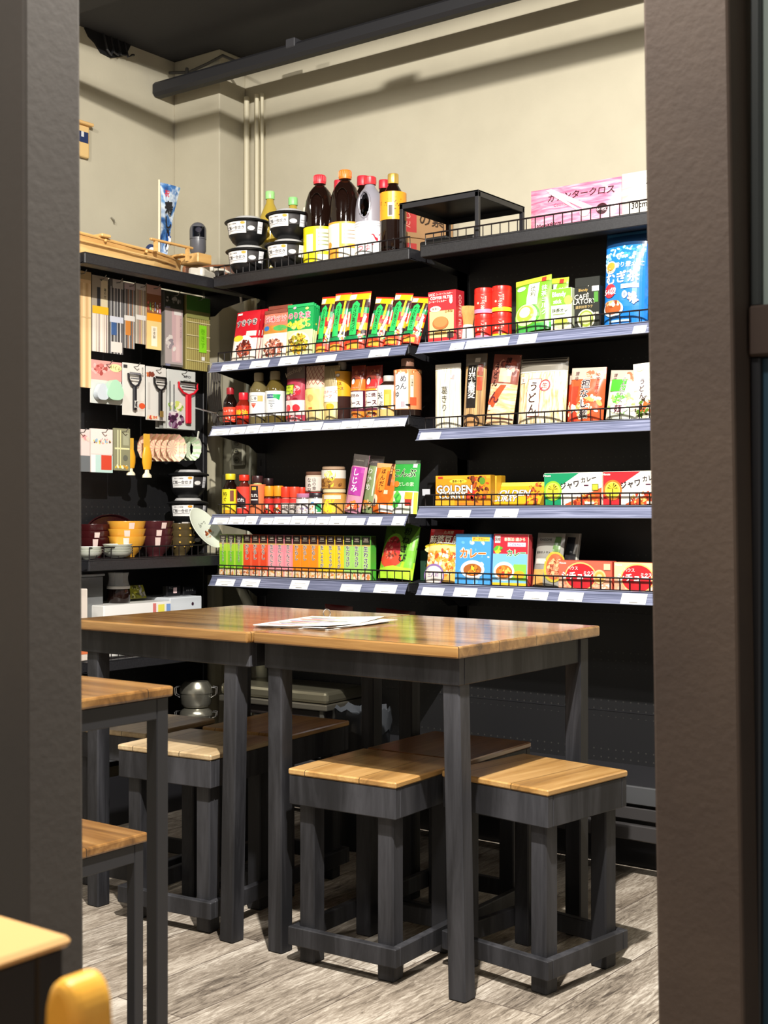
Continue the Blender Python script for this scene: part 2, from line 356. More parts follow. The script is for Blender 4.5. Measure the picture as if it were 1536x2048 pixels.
def bottle(name, label, cat, group, x, y, z, h, r, kind, body, cap, caph, capr, lab=None, rz=.45, squash=1, labels=None):
    e = empty(name, label, cat, group, (x, y, z+.0005), (0, 0, rz))
    mb = MB(); pr = [(r*rf, h*zf) for zf, rf in BOT[kind]]; top = pr[-1][1]
    pr = [(.0005, 0)]+pr; mb.lathe(pr, body, 28, squash=squash); mb.obj('bottle_body' if kind != 'jar' else 'jar_body', e)
    c = MB(); zc = h-caph
    n = 40; vs = []; 
    c.lathe([(capr*.97, zc), (capr, zc+caph*.1), (capr, h-caph*.12), (capr*.93, h)], cap, 28); c.obj('cap' if kind != 'jar' else 'lid', e)
    if top < zc+.001:
        nk = MB(); nk.lathe([(pr[-1][0], top-.001), (min(capr*.85, pr[-1][0]*1.02), zc+.001)], body, 20); nk.obj('neck', e)
    if lab: lab_mb(r, h*lab[0], h*lab[1], lab[3] if len(lab) > 3 else [], squash=squash, base=lab[2]).obj('label', e)
    return e

# ------------------------------------------------------------------ the room
b = MB(); b.box(-4.1, 1.6, -1.2, 4.1, -.05, 0, FLOOR); struct(b, 'floor')
b = MB(); b.box(-4.1, 1.6, -1.2, 4.1, 2.865, 2.92, CEIL); struct(b, 'ceiling')
b = MB(); b.box(-3.93, -3.83, -1.2, 3.97, 0, 2.865, WALL); struct(b, 'wall_left')
b = MB(); b.box(-3.83, 1.6, 3.87, 3.97, 0, 2.865, WALL); struct(b, 'wall_back')
b = MB(); b.box(-3.83, -3.575, 3.72, 3.87, 0, 2.865, WALL, .004); struct(b, 'wall_column')
b = MB(); b.box(-3.83, 1.6, 1.9, 3.04, 2.80, 2.865, CEIL); struct(b, 'trim_1')
for i, x in enumerate((-3.545, -3.49, -3.462)):
    b = MB(); b.tube([(x, 3.845, .1), (x, 3.845, 2.70)], (.011, .009, .007)[i], M('#d3cbb0', .5), 10)
    tag(b.obj('wall_conduit'), ['widest cream conduit running up the back wall beside the column', 'middle cream conduit up the back wall right of the column', 'thinnest cream conduit up the back wall, furthest from the column'][i], 'pipe', 'cream conduits on the back wall')
def beam(y, x0, x1, z0, z1, d, lab):
    b = MB(); q = .012
    pr = [(y-d/2+q, z0), (y+d/2-q, z0), (y+d/2, z0+q), (y+d/2, z1-q), (y+d/2-q, z1), (y-d/2+q, z1), (y-d/2, z1-q), (y-d/2, z0+q)]
    b.prism(pr, x0, x1, M('#242427', .55), 'yz'); e = b.obj('ceiling_rail'); tag(e, lab, 'beam')
    for x in [-3.10+1.2*i for i in range(4)]:
        if x > x0: c = MB(); c.box(x-.022, x+.022, y-d/2-.004, y+d/2+.004, z1-.02, z1+.014, M('#3a3a3e', .55), .003); c.obj('hanger', e)
beam(3.625, -3.825, 1.4, 2.694, 2.752, .055, 'long black rail hung under the ceiling along the cream back wall')
beam(2.60, -3.40, 1.4, 2.668, 2.706, .05, 'black rail under the ceiling nearer the room, one step out from the wall')  # unseen rail, inferred and placed to cast the lower shadow band on the wall
b = MB(); b.tube([(-3.80, 3.665, 2.80), (-3.70, 3.675, 2.785), (-3.60, 3.68, 2.80), (-3.50, 3.66, 2.805), (-3.4, 3.64, 2.752)], .006, M('#26231f', .5)); b.tube([(-3.705, 3.67, 2.80), (-3.70, 3.66, 2.765)], .007, M('#26231f', .5))
tag(b.obj('black_cable'), 'thin black cable strung from the left wall to the ceiling rail', 'cable')
# torn hole with wires at the top of the left wall
b = MB(); rnd = random.Random(3)
pts = [(3.25, 2.863), (3.27, 2.835), (3.30, 2.82), (3.33, 2.79), (3.38, 2.785), (3.42, 2.80), (3.455, 2.815), (3.48, 2.863)]
b.prism(pts, -3.831, -3.822, M('#141416', .9), 'yz'); 
o = tag(b.obj('ceiling_hole'), 'dark ragged hole at the top of the left wall with wires in it', 'hole')
for i in range(4):
    c = MB(); y = 3.33+.035*i; c.tube([(-3.81, y, 2.86), (-3.80, y+.01, 2.80), (-3.80, y+.03, 2.785+.01*i), (-3.805, y+.045, 2.82)], .0045, M('#2a2a2c', .4), 6); c.obj('wire', o)

# ------------------------------------------------------------------ ceiling lamps (give the light of the area lights above)
for i, a in enumerate(LAMPS):
    loc = Vector(a[0]); e = empty('ceiling_lamp', ['round black ceiling lamp between the tables and the doorway', 'round black ceiling lamp over the left tables', 'round black ceiling lamp towards the right-hand wall', 'large round black ceiling lamp near the doorway'][i], 'lamp', 'round ceiling lamps', tuple(loc))
    r = max(.07, a[3]/2+.02); b = MB(); b.lathe([(r, .012), (r*1.05, .03), (r*1.05, .05), (r*.4, .062)], BLK, 24); b.obj('housing', e)

# ------------------------------------------------------------------ doorway posts
def post(x0, x1, y0, y1, lean, lab, mat):
    b = MB(); b.box(x0, x1, y0, y1, 0, 2.865, mat, .004)
    o = b.obj('door_post', None, (0, 0, 0)); me = o.data
    for v in me.vertices: v.co.x += (v.co.z-1.024)*lean[0]; v.co.y += (v.co.z-1.024)*lean[1]
    return tag(o, lab, 'post')
post(-1.333, -1.178, .918, .998, (-.0065, 0), 'dark painted doorway post on the left, beside the blurred near table', POSTG)
post(-.695, -.584, 1.49, 1.60, (-.0155, 0), 'dark brown painted doorway post on the right, with scuff marks', POST)
e = empty('glass_partition', 'dark framed glass panel right of the brown doorway post', 'partition', None, (-.585, 1.53, 0))
b = MB(); b.box(.0, .9, .0, .045, 1.216, 1.278, M('#3a2c24', .5), .003); b.obj('cross_bar', e)
b = MB(); b.box(.012, .9, .018, .026, 1.278, 2.86, M('#8d9a94', .12, 0, .2)); b.obj('glass_pane', e)
b = MB(); b.box(.006, .9, .018, .03, .02, 1.216, M('#2c4250', .18), .002); b.obj('lower_panel', e)
b = MB(); b.box(0, .012, .008, .04, .0, 1.216, BLK, .002); b.box(0, .012, .008, .04, 1.278, 2.86, M('#2c2f2e', .4), .002); b.obj('side_frame', e)

# ------------------------------------------------------------------ shelving units
DK = {'r1': 1.868, 'r2': 1.56, 'r3L': 1.335, 'r3R': 1.289, 'r4L': 1.022, 'r4R': 1.047, 'r5': .806}
STRIPC = noisy('blue_grey_plastic_strip', [(.3, '#4f5469'), (.5, '#686d86'), (.7, '#8e93ac')], 8, .22, 3, (.6, 1, 40))
def rail(mb, x0, x1, y, z, h=.036, sp=.0304, back=.0):
    mb.tube([(x0, y, z), (x0, y, z+h), (x1, y, z+h), (x1, y, z)], .0026, WIRE, 6); n = int(round((x1-x0)/sp))
    for i in range(1, n): x = x0+(x1-x0)*i/n; mb.tube([(x, y, z), (x, y, z+h)], .0017, WIRE, 5)
    mb.tube([(x0, y, z+.002), (x1, y, z+.002)], .0015, WIRE, 5)
def shelf(name, lab, x0, x1, z, tags=None, depth=.275, lip=False, mtx=None, group=None, railh=.036, haverail=True, yf=3.335):
    """local frame: x along the run, y to the wall, z up"""
    e = empty(name, lab, 'shelf', group)
    if mtx: e.matrix_world = mtx
    d = MB(); t = .028 if not lip else .036
    d.box(x0, x1, yf, yf+depth, z-.004, z, STEEL); d.box(x0, x1, yf, yf+.012, z-t, z-.001, STEEL, .002)
    d.box(x0, x1, yf+.012, yf+.05, z-t, z-t+.002, STEEL); d.obj('deck', e)
    for s, x in ((0, x0+.002), (1, x1-.002)):
        k = MB(); pr = [(yf+.012, z-.004), (yf+depth+.005, z-.004), (yf+depth+.005, z-.085), (yf+depth-.05, z-.085), (yf+depth-.09, z-.06), (yf+.012, z-.03)]
        k.prism(pr, x-.0012, x+.0012, STEEL, 'yz'); k.obj('bracket', e)
    if haverail: r = MB(); rail(r, x0+.012, x1-.004, yf+.012, z+.001, railh); r.obj('wire_rail', e)
    if tags is not None:
        st = MB(); a = (yf-.003, z+.002); c = (yf-.024, z-.035)
        st.add([(x0, a[0], a[1]), (x1, a[0], a[1]), (x1, c[0], c[1]), (x0, c[0], c[1]), (x0, a[0]+.003, a[1]), (x1, a[0]+.003, a[1]), (x1, c[0]+.003, c[1]), (x0, c[0]+.003, c[1])],
               [(0, 3, 2, 1), (4, 5, 6, 7), (0, 1, 5, 4), (3, 7, 6, 2), (0, 4, 7, 3), (1, 2, 6, 5)], STRIPC)
        for zz in (z-.0335, z+.0005): st.tube([(x0, yf-.006+(zz-z)*.55-.001, zz), (x1, yf-.006+(zz-z)*.55-.001, zz)], .0013, M('#7e8496', .3), 5)
        so = st.obj('price_strip', e)
        for i, (u0, u1) in enumerate(tags):
            g = MB(); hh = .024+.003*((i*7) % 3); W = u1-u0
            def mp(s, t, k): zz = z-.034+t; return (u0+s+(hh-t)*0, yf-.0265+(zz-(z-.035))*.567-.0006*0-k*.00006, zz)
            gfx(g, [('r', 0, 0, 1, 1, '#f4f3ee'), ('r', .2, .62, .82, .68, '#a9a9a9'), ('r', .12, .42, .9, .47, '#b5b5b5'), ('r', .34, .16, .68, .25, '#7d7d7d')], W, hh, mp); g.obj('price_tag', so)
    return e
XL0, XL1, XR0, XR1 = -3.235, -2.381, -2.337, -1.437
T_r2L = [(-3.1759, -3.0946), (-3.0406, -2.9553), (-2.9089, -2.8232), (-2.7438, -2.6609), (-2.5239, -2.4439)]
T_r3L = [(-3.2270, -3.1398), (-3.1374, -3.0640), (-3.0616, -3.0012), (-2.9988, -2.9371), (-2.9348, -2.8475), (-2.8453, -2.7213), (-2.7171, -2.6431), (-2.6410, -2.5686), (-2.5666, -2.5097), (-2.5077, -2.4499), (-2.4479, -2.3793)]
T_r4L = [(-3.2172, -3.1446), (-3.1422, -3.0687), (-3.0663, -3.0104), (-2.9942, -2.9371), (-2.9348, -2.8586), (-2.8564, -2.7904), (-2.7882, -2.7492), (-2.7471, -2.6915), (-2.6894, -2.6223), (-2.6202, -2.5421), (-2.5299, -2.4757), (-2.4321, -2.3832)]
T_r5L = [(-3.2026, -3.1148), (-3.0828, -2.9988), (-2.8586, -2.7795), (-2.6410, -2.5584), (-2.5037, -2.4164)]
T_r2R = [(-2.2110, -2.1607), (-2.1543, -2.0020), (-1.9710, -1.9082), (-1.5980, -1.5587)]
T_r3R = [(-2.3245, -2.2481)]
T_r4R = [(-2.2175, -2.1381), (-2.0508, -1.9710)]
T_r5R = [(-2.3160, -2.2351), (-2.1981, -2.1165), (-2.0702, -1.9908), (-1.9488, -1.8698), (-1.8334, -1.7556), (-1.6355, -1.5587)]
sh = 'black metal shelf with wire rail'
shelf('top_shelf', 'topmost black shelf of the left bay on the back wall, holding the big sauce bottles', XL0, XL1, DK['r1'], None, .50, True)
shelf('top_shelf', 'topmost black shelf of the right bay, holding the pink cloth pack', XR0, XR1, DK['r1'], None, .50, True)
shelf('display_shelf', 'second shelf down in the left bay, holding rice seasoning and green-tea rice bags', XL0, XL1, DK['r2'], T_r2L)
shelf('display_shelf', 'third shelf down in the left bay, holding sauce bottles, with white tags along its edge', XL0, XL1, DK['r3L'], T_r3L)
shelf('display_shelf', 'fourth shelf down in the left bay, holding small jars and stock pouches', XL0, XL1, DK['r4L'], T_r4L)
shelf('display_shelf', 'lowest stocked shelf of the left bay, holding the row of slim tube cartons', XL0, XL1, DK['r5'], T_r5L)
shelf('display_shelf', 'second shelf down in the right bay, holding coffee filters, red cans and matcha', XR0, XR1, DK['r2'], T_r2R)
shelf('display_shelf', 'third shelf down in the right bay, holding dried noodle packs', XR0, XR1, DK['r3R'], T_r3R)
shelf('display_shelf', 'fourth shelf down in the right bay, holding curry roux cartons', XR0, XR1, DK['r4R'], T_r4R)
shelf('display_shelf', 'lowest stocked shelf of the right bay, holding stew and curry cartons', XR0, XR1, DK['r5'], T_r5R)
shelf('display_shelf', 'dim shelf of the left bay just behind the table edge, with dark red packets', XL0, XL1, .60, None, .275, False, None, None, .03, False)
def bay(lab, x0, x1, yb=3.615, zt=1.86, peg=PEGX, mtx=None):
    e = empty('shelving_unit', lab, 'shelving')
    if mtx: e.matrix_world = mtx
    p = MB(); p.box(x0, x1, yb, yb+.004, .12, zt+.0035, peg)
    for z in (.42, .72, 1.02, 1.32, 1.62): p.box(x0, x1, yb-.0015, yb, z-.0015, z+.0015, BLK)
    p.obj('back_panel', e)
    for x in (x0-.022, x1+.022):
        u = MB(); u.box(x-.0215, x+.0215, yb-.004, yb+.05, 0, zt-.01, STEEL, .002)
        for k in range(36): z = .1+k*.048; u.box(x-.0025, x+.0025, yb-.0046, yb-.0038, z, z+.025, M('#0a0a0a', .8))
        u.obj('upright', e)
    d = MB(); d.box(x0, x1, 3.33, yb, .255, .262, STEEL); d.box(x0, x1, 3.318, 3.332, .214, .264, M('#47484a', .5), .002); d.obj('base_deck', e)
    for z0, z1, yy in ((.168, .204, 3.325), (.115, .158, 3.31)):
        k = MB(); k.box(x0-.02, x1+.02, yy, yy+.02, z0, z1, M('#3c3a3a', .35), .003); k.obj('base_rail', e)
    k = MB(); k.box(x0, x1, 3.46, 3.475, 0, .2, BLK); k.obj('kick_board', e)
    return e
bay('left bay of the black perforated shelving on the back wall', XL0, XL1)
bay('right bay of the black perforated shelving on the back wall', XR0, XR1)
# left-wall shelving: local frame turned so that local +y points to the left wall.  local (x, y) -> world (-y, x)
ML = Matrix.Rotation(PI/2, 4, 'Z')
# front of these shelves is X=-3.25 -> local y 3.25 ; run along world Y = local x
for (y0, y1, nm, lab) in ((2.765, 3.60, 'near', 'bay of black perforated shelving on the left wall, hung with kitchen tools'), (1.885, 2.72, 'far', 'bay of black shelving on the left wall mostly hidden by the doorway post')):
    e = empty('shelving_unit', lab, 'shelving'); e.matrix_world = ML
    yb = 3.55; p = MB(); p.box(y0, y1, yb, yb+.004, .12, 1.8635, PEGY if False else PEGX)
    p.obj('back_panel', e)
    for x in (y0-.022, y1+.012):
        u = MB(); u.box(x-.0115, x+.0115, yb-.004, yb+.05, 0, 1.85, STEEL, .002); u.obj('upright', e)
    d = MB(); d.box(y0, y1-.27 if nm == 'near' else y1, 3.25, yb, .255, .262, STEEL); d.box(y0, y1-.27 if nm == 'near' else y1, 3.238, 3.25, .214, .264, M('#47484a', .5), .002); d.obj('base_deck', e)
    k = MB(); k.box(y0, y1-.28 if nm == 'near' else y1, 3.245, 3.26, .0, .16, BLK); k.obj('kick_board', e)
shelf('top_shelf', 'topmost black shelf on the left wall, carrying the wooden boat', 2.765, 3.60, 1.868, None, .28, True, ML, None, .036, False, 3.252)
shelf('top_shelf', 'topmost black shelf of the nearer left-wall bay, its end behind the post', 1.885, 2.72, 1.868, None, .28, True, ML, None, .036, False, 3.252)
shelf('bowl_shelf', 'black railed shelf on the left wall with stacks of bowls', 2.782, 3.60, .876, None, .28, True, ML, None, .038, True, 3.252)
shelf('bowl_shelf', 'black railed shelf of the nearer left-wall bay, seen just beside the post', 1.885, 2.735, .876, None, .28, True, ML, None, .038, True, 3.252)
shelf('low_shelf', 'low black railed shelf on the left wall seen under the table', 2.782, 3.60, .545, None, .28, True, ML, None, .038, True, 3.252)

# ------------------------------------------------------------------ beige things in the corner behind the shelving
BEI = M('#b9b299', .6); e = empty('power_outlet_strip', 'grey wall plate with three round sockets in the corner', 'outlet', None, (-3.455, 3.71, 1.268))
b = MB(); b.box(-.03, .03, -.018, 0, -.055, .055, M('#a9a692', .5), .004); b.obj('plate', e)
for i in (-1, 0, 1):
    b = MB(); b.lathe([(.013, 0), (.013, .006), (.010, .006), (.010, .002)], M('#8c8975', .5), 16, mtx=Matrix.Translation((0, -.018, i*.034)) @ Matrix.Rotation(PI/2, 4, 'X')); 
    b.box(-.005, -.002, -.022, -.019, i*.034-.003, i*.034+.003, BLK); b.box(.002, .005, -.022, -.019, i*.034-.003, i*.034+.003, BLK); b.obj('socket', e)
b = MB(); b.box(-3.575, -3.40, 3.715, 3.80, .55, 1.36, M('#8f8b76', .6), .01); b.box(-3.575, -3.40, 3.70, 3.72, 1.10, 1.18, M('#6f6c5c', .6), .006)
tag(b.obj('wall_box'), 'tall drab grey cabinet box against the corner behind the jars', 'box')
e = empty('draped_appliance', 'beige plastic covered appliance with an oval bulge in the corner', 'appliance', None, (-3.60, 3.66, 0))
b = MB(); b.box(-.17, .06, -.02, .055, .35, 1.62, BEI, .02); b.obj('cover', e)
b = MB(); b.lathe([(.001, -.02), (.045, -.018), (.058, -.008), (.06, 0)], M('#a7a188', .6), 24, squash=1, mtx=Matrix.Translation((-.02, -.022, 1.155)) @ Matrix.Rotation(PI/2, 4, 'X') @ Matrix.Diagonal((1, 2.1, -1, 1))); b.obj('oval_panel', e)
b = MB(); b.tube([(-3.26, 3.55, 1.90), (-3.25, 3.60, 1.84), (-3.35, 3.66, 1.75), (-3.38, 3.67, 1.5), (-3.37, 3.68, 1.3), (-3.375, 3.67, 1.0), (-3.37, 3.67, .6), (-3.3, 3.6, .27)], .006, M('#b7b7a3', .5)); tag(b.obj('grey_cable'), 'pale grey cable hanging down the corner behind the shelves', 'cable')
b = MB(); b.tube([(-3.34, 3.55, .82), (-3.22, 3.56, .6), (-3.21, 3.58, .27)], .022, M('#c9c7ae', .4), 12); tag(b.obj('waste_pipe'), 'cream plastic pipe slanting down in the corner', 'pipe')
b = MB()
for k in range(7): b.tube([(-3.40+.008*k, 3.48+.012*(k % 3), 1.58), (-3.41+.01*k, 3.49, 1.45), (-3.39+.006*k, 3.51, 1.33)], .004, M('#4b4640', .6), 6)
tag(b.obj('hanging_net'), 'dark mesh net bunched on a hook in the corner', 'net')

# ------------------------------------------------------------------ tables
def table(name, label, x0, x1, y0, y1, mat=W_TABLE, group='pair of wooden tables pushed together', ins=(.0125, .0125), lean=-.022):
    e = empty(name, label, 'table', group, ((x0+x1)/2, (y0+y1)/2, 0)); W = (x1-x0)/2; D = (y1-y0)/2
    b = MB(); b.box(-W, W, -D, D, .724, .75, mat, .004); b.obj('table_top', e)
    for (a0, a1, c0, c1) in ((-W+.008, W-.018, -D+.03, -D+.052), (-W+.008, W-.018, D-.052, D-.03), (-W+.008, -W+.03, -D+.052, D-.052), (W-.04, W-.018, -D+.052, D-.052)):
        b = MB(); b.box(a0, a1, c0, c1, .664, .724, W_BLACK, .002); b.obj('apron', e)
    for sx in (-1, 1):
        for sy in (-1, 1):
            cx = sx*(W-.0225-(ins[0] if sx < 0 else ins[1])); cy = sy*(D-.056); b = MB(); b.box(cx-.0215, cx+.0215, cy-.021, cy+.021, 0, .724, W_BLACK, .003); o = b.obj('leg', e)
            if sx == 1 and sy == -1:
                for v in o.data.vertices: v.co.x += (v.co.z-.35)*lean
    return e
table('dining_table', 'wooden table on black legs nearest the doorway gap, the right one of the joined pair', -2.045, -1.474, 2.240, 2.875)
table('dining_table', 'wooden table on black legs against the bowl shelves, the left one of the joined pair', -2.682, -2.052, 2.226, 2.885, ins=(.03, .070), lean=.022)
def stool(label, cx, cy, deg, mat, top=.443, w=.30, d=.30, group='square stools round the joined tables'):
    e = empty('square_stool', label, 'stool', group, (cx, cy, 0), (0, 0, math.radians(deg))); W = w/2; D = d/2
    b = MB(); b.box(-W, W, -D, D, top-.014, top, mat, .003); b.obj('seat', e)
    for (a0, a1, c0, c1) in ((-W+.002, W-.002, -D+.002, -D+.022), (-W+.002, W-.002, D-.022, D-.002), (-W+.002, -W+.022, -D+.022, D-.022), (W-.022, W-.002, -D+.022, D-.022)):
        b = MB(); b.box(a0, a1, c0, c1, top-.082, top-.014, W_BLACK, .002); b.obj('apron', e)
    L = .042
    for sx in (-1, 1):
        for sy in (-1, 1):
            cx_ = sx*(W-.022-L/2+.003); cy_ = sy*(D-.022-L/2+.003); b = MB(); b.box(cx_-L/2, cx_+L/2, cy_-L/2, cy_+L/2, 0, top-.014, W_BLACK, .003); b.obj('leg', e)
    for (a0, a1, c0, c1) in ((-W, W, -D, -D+.0185), (-W, W, D-.0185, D), (-W, -W+.0185, -D+.0185, D-.0185), (W-.0185, W, -D+.0185, D-.0185)):
        b = MB(); b.box(a0, a1, c0, c1, .040, .082, W_BLACK, .002); b.obj('stretcher', e)
    return e
stool('square black stool with a bright honey seat, nearest the right doorway post', -1.478, 2.562, -7.7, W_STOOLY)
stool('square black stool with a two-tone seat, front one tucked under the right table', -1.806, 2.408, 3, W_STOOLY, .443, .295, .305)  # seat is one even wood; only the table shadow divides it
stool('square black stool with a dark brown glossy seat, pushed behind the two-tone one', -1.815, 2.722, 1.5, W_STOOLD, .443, .295, .31)
stool('square black stool with a pale streaky seat, front one under the left table', -2.372, 2.396, 6, W_GREYISH, .44, .30, .29)
stool('square black stool with a reddish brown seat behind the table legs, by the roaster case', -2.398, 2.725, 5, W_STOOLY, .44, .29, .30)
stool('square black stool with a greyish worn seat, furthest left under the left table', -2.713, 2.52, 6, W_GREYISH, .44, .27, .30)
def frame_piece(name, label, cat, x0, x1, y0, y1, top, t, tube_, ap, mat, grp=None):
    e = empty(name, label, cat, grp, ((x0+x1)/2, (y0+y1)/2, 0)); W = (x1-x0)/2; D = (y1-y0)/2; G = M('#28282b', .5)
    b = MB(); b.box(-W, W, -D, D, top-t, top, mat, .004); b.obj('table_top' if cat == 'table' else 'seat', e)
    q = .006
    for (a0, a1, c0, c1) in ((-W+q+tube_, W-q-tube_, -D+q, -D+q+tube_), (-W+q+tube_, W-q-tube_, D-q-tube_, D-q), (-W+q, -W+q+tube_, -D+q+tube_, D-q-tube_), (W-q-tube_, W-q, -D+q+tube_, D-q-tube_)):
        b = MB(); b.box(a0, a1, c0, c1, top-t-ap, top-t, G, .0015); b.obj('frame_bar', e)
    for sx in (-1, 1):
        for sy in (-1, 1):
            cx = sx*(W-q-tube_/2); cy = sy*(D-q-tube_/2); b = MB(); b.box(cx-tube_/2, cx+tube_/2, cy-tube_/2, cy+tube_/2, 0, top-t, G, .0015); b.obj('leg', e)
    return e
frame_piece('side_table', 'small wooden table on square metal legs behind the left post', 'table', -2.05, -1.505, 1.02, 1.462, .75, .017, .025, .034, W_TABLE)
frame_piece('side_stool', 'wooden topped stool on square metal legs, behind the small table leg', 'stool', -2.07, -1.768, 1.35, 1.653, .44, .018, .022, .034, W_TABLE)
e = empty('near_table', 'out of focus pale table top at the lower left corner', 'table', None, (-.95, .30, 0))
b = MB(); b.box(-.33, .285, -.30, .256, .743, .75, M('#c79b62', .45), .003); b.obj('table_top', e)
for (a0, a1, c0, c1) in ((-.32, .281, .23, .252), (.262, .281, -.27, .23), (-.32, .281, -.29, -.27), (-.32, -.30, -.27, .23)):
    b = MB(); b.box(a0, a1, c0, c1, .675, .743, M('#1c1512', .6), .002); b.obj('apron', e)
for sx in (-.30, .25):
    for sy in (-.28, .22): b = MB(); b.box(sx-.018, sx+.018, sy-.018, sy+.018, 0, .735, M('#3a2e24', .6), .003); b.obj('leg', e)
# the near chair with a golden wooden back
e = empty('wooden_chair', 'out of focus golden wooden chair back in the lower left foreground', 'chair', None, (-.5075, .233, -.004), (0, 0, 0))
def stile(y):
    b = MB(); pts = []
    out = [(-.0135, .0), (-.0135, .765)]+[(-.0132*math.cos(t), .778+.021*math.sin(t)) for t in [PI*k/16 for k in range(17)]]+[(.0145, .755), (.022, .60), (.028, 0)]
    bm = bmesh.new(); b.prism(out, -.013, .013, W_YELLOW, 'xz'); o = b.obj('back_stile', e, (0, y, 0))
    md = o.modifiers.new('bevel', 'BEVEL'); md.width = .006; md.segments = 3; md.angle_limit = .6; bm.free(); return o
stile(.195); stile(-.195)
for z in (.66, .56): b = MB(); b.box(-.009, .009, -.19, .19, z-.03, z+.03, W_YELLOW, .006); b.obj('back_rail', e)
b = MB(); b.box(-.0, .36, -.2, .2, .42, .445, W_YELLOW, .01); b.obj('seat', e)
for y in (-.17, .17): b = MB(); b.box(.32, .35, y-.016, y+.016, 0, .42, W_YELLOW, .004); b.obj('leg', e)
# menu sheets on the tables
e = empty('menu', 'stack of laminated white menu sheets held by a ring on the table', 'menu', None, (-2.045, 2.50, .7505))
SH = noisy('printed_menu_sheet', [(.4, '#d8c9c0'), (.5, '#f3efe8'), (.6, '#fbf9f4')], 25, .25, 3)
for i, (a, c) in enumerate(((3, (0, 0)), (-4, (.012, .004)), (7, (-.006, -.006)))):
    b = MB(); n = 6; g = lambda x, y: .002+.0022*i+.003*max(0, (x+.03)/.1)*(abs(y)/.15)*(i*.8)
    W, D = .105, .148
    vs = [(x*W, y*D, g(x*W, y*D)) for y in [-1+2*j/n for j in range(n+1)] for x in [-1+2*k/n for k in range(n+1)]]
    vs += [(x, y, z-.0015) for x, y, z in vs]; N_ = (n+1)**2
    fs = [(j*(n+1)+k, j*(n+1)+k+1, (j+1)*(n+1)+k+1, (j+1)*(n+1)+k) for j in range(n) for k in range(n)]
    fs += [tuple(N_+q for q in f[::-1]) for f in fs]
    rim = [k for k in range(n)]+[j*(n+1)+n for j in range(n)]+[n*(n+1)+k for k in range(n, 0, -1)]+[j*(n+1) for j in range(n, 0, -1)]
    fs += [(rim[q], N_+rim[q], N_+rim[(q+1) % len(rim)], rim[(q+1) % len(rim)]) for q in range(len(rim))]
    b.add(vs, fs, SH)
    if i == 2:
        for q in range(9): b.box(-.08+.02*(q % 2), .02+.05*(q % 3)/2, -.12+.026*q, -.113+.026*q, .0072, .0075, M(['#c86a60', '#8a7fa8', '#7a8a6a'][q % 3], .5))
    b.obj('menu_sheet', e, (c[0], c[1], 0), (0, 0, math.radians(a+4)))
b = MB(); b.tube([(-.20+.012*math.cos(t), .155, .014+.011*math.sin(t)) for t in [2*PI*k/14 for k in range(14)]], .0013, CHROME, 6, True); b.obj('binder_ring', e, (.10, -.02, 0))

# ------------------------------------------------------------------ TOP SHELVES
Z1 = DK['r1']
def cooker(label, x, y, z, rz=.5, r=.072):
    e = empty('microwave_rice_cooker', label, 'bowl', 'black lidded microwave rice cookers', (x, y, z), (0, 0, rz)); K = M('#161617', .35)
    b = MB(); b.lathe([(.001, 0), (r*.5, 0), (r*.56, .004), (r*.74, .014), (r*.92, .034), (r*1.02, .082), (r*.9, .084)], K, 32); b.obj('bowl', e)
    b = MB(); b.lathe([(r*.9, .081), (r*1.13, .081), (r*1.15, .084), (r*1.1, .088), (r*.8, .093), (r*.74, .094)], K, 32); b.obj('lid', e)
    b = MB(); b.lathe([(r*.74, .0935), (r*.66, .101), (r*.6, .103), (.001, .1035)], M('#b9b8b6', .35), 28); b.obj('lid_insert', e)
    lb = MB(); n = 24; rr = lambda z: r*(.92+.10*(z-.034)/.048)
    def mp(s, t, k): a = -PI/2+(s-.075)/r; z = .037+t; q = rr(z)+.0012+k*.0001; return (q*math.cos(a), q*math.sin(a), z)
    gfx(lb, [('r', .0, .0, .58, .95, '#f1efec'), ('r', .60, .15, .84, .9, '#3c3a3a'), ('e', .70, .4, .09, .05, '#e8e6e2'), ('r', .86, 0, 1, .95, '#e6e6e8'), ('r', .88, .3, .98, .34, '#8a8a8a'), ('r', .88, .5, .98, .54, '#8a8a8a'),
             ('t', 'ご飯一合炊き', .28, .45, .088, '#2a2626'), ('r', .08, .2, .5, .23, '#9a9492'), ('t', '電子レンジ調理器', .22, .78, .03, '#4a4444'), ('e', .5, .82, .055, .03, '#e8a23c')], .15, .0425, mp, RX=30)
    lb.obj('label', e); return e
cooker('black lidded rice cooker bowl, bottom one of the left pair on the top shelf', -3.125, 3.40, Z1)
cooker('black lidded rice cooker bowl, upper one of the left pair on the top shelf', -3.13, 3.40, Z1+.104)
cooker('black lidded rice cooker bowl, bottom one of the pair beside the oil bottles', -2.945, 3.405, Z1)
cooker('black lidded rice cooker bowl, upper one of the pair, in front of the green-capped oil', -2.94, 3.405, Z1+.104)
def oilb(label, x, y, h, capc): return bottle('oil_bottle', label, 'bottle', 'cooking oil bottles behind the black bowls', x, y, Z1, h, .042, 'tall', OIL, M(capc, .35), .028, .017, (.15, .42, '#e6dcae', [('r', .1, .2, .9, .8, '#d8cf8a')]))
oilb('clear oil bottle with a pale green cap, the left one standing taller', -3.1530, 3.545, 0.3326, '#9fe08a')
oilb('clear oil bottle with a pale green cap, behind the right pair of bowls', -3.0427, 3.545, 0.2946, '#8fd884')
bottle('oil_bottle', 'pale clear bottle squeezed beside the yellow-labelled jug', 'bottle', 'cooking oil bottles behind the black bowls', -2.9690, 3.53, Z1, 0.2452, .028, 'tall', M('#cfcab4', .1, 0, .4), M('#d6d2c2', .3), .02, .012)
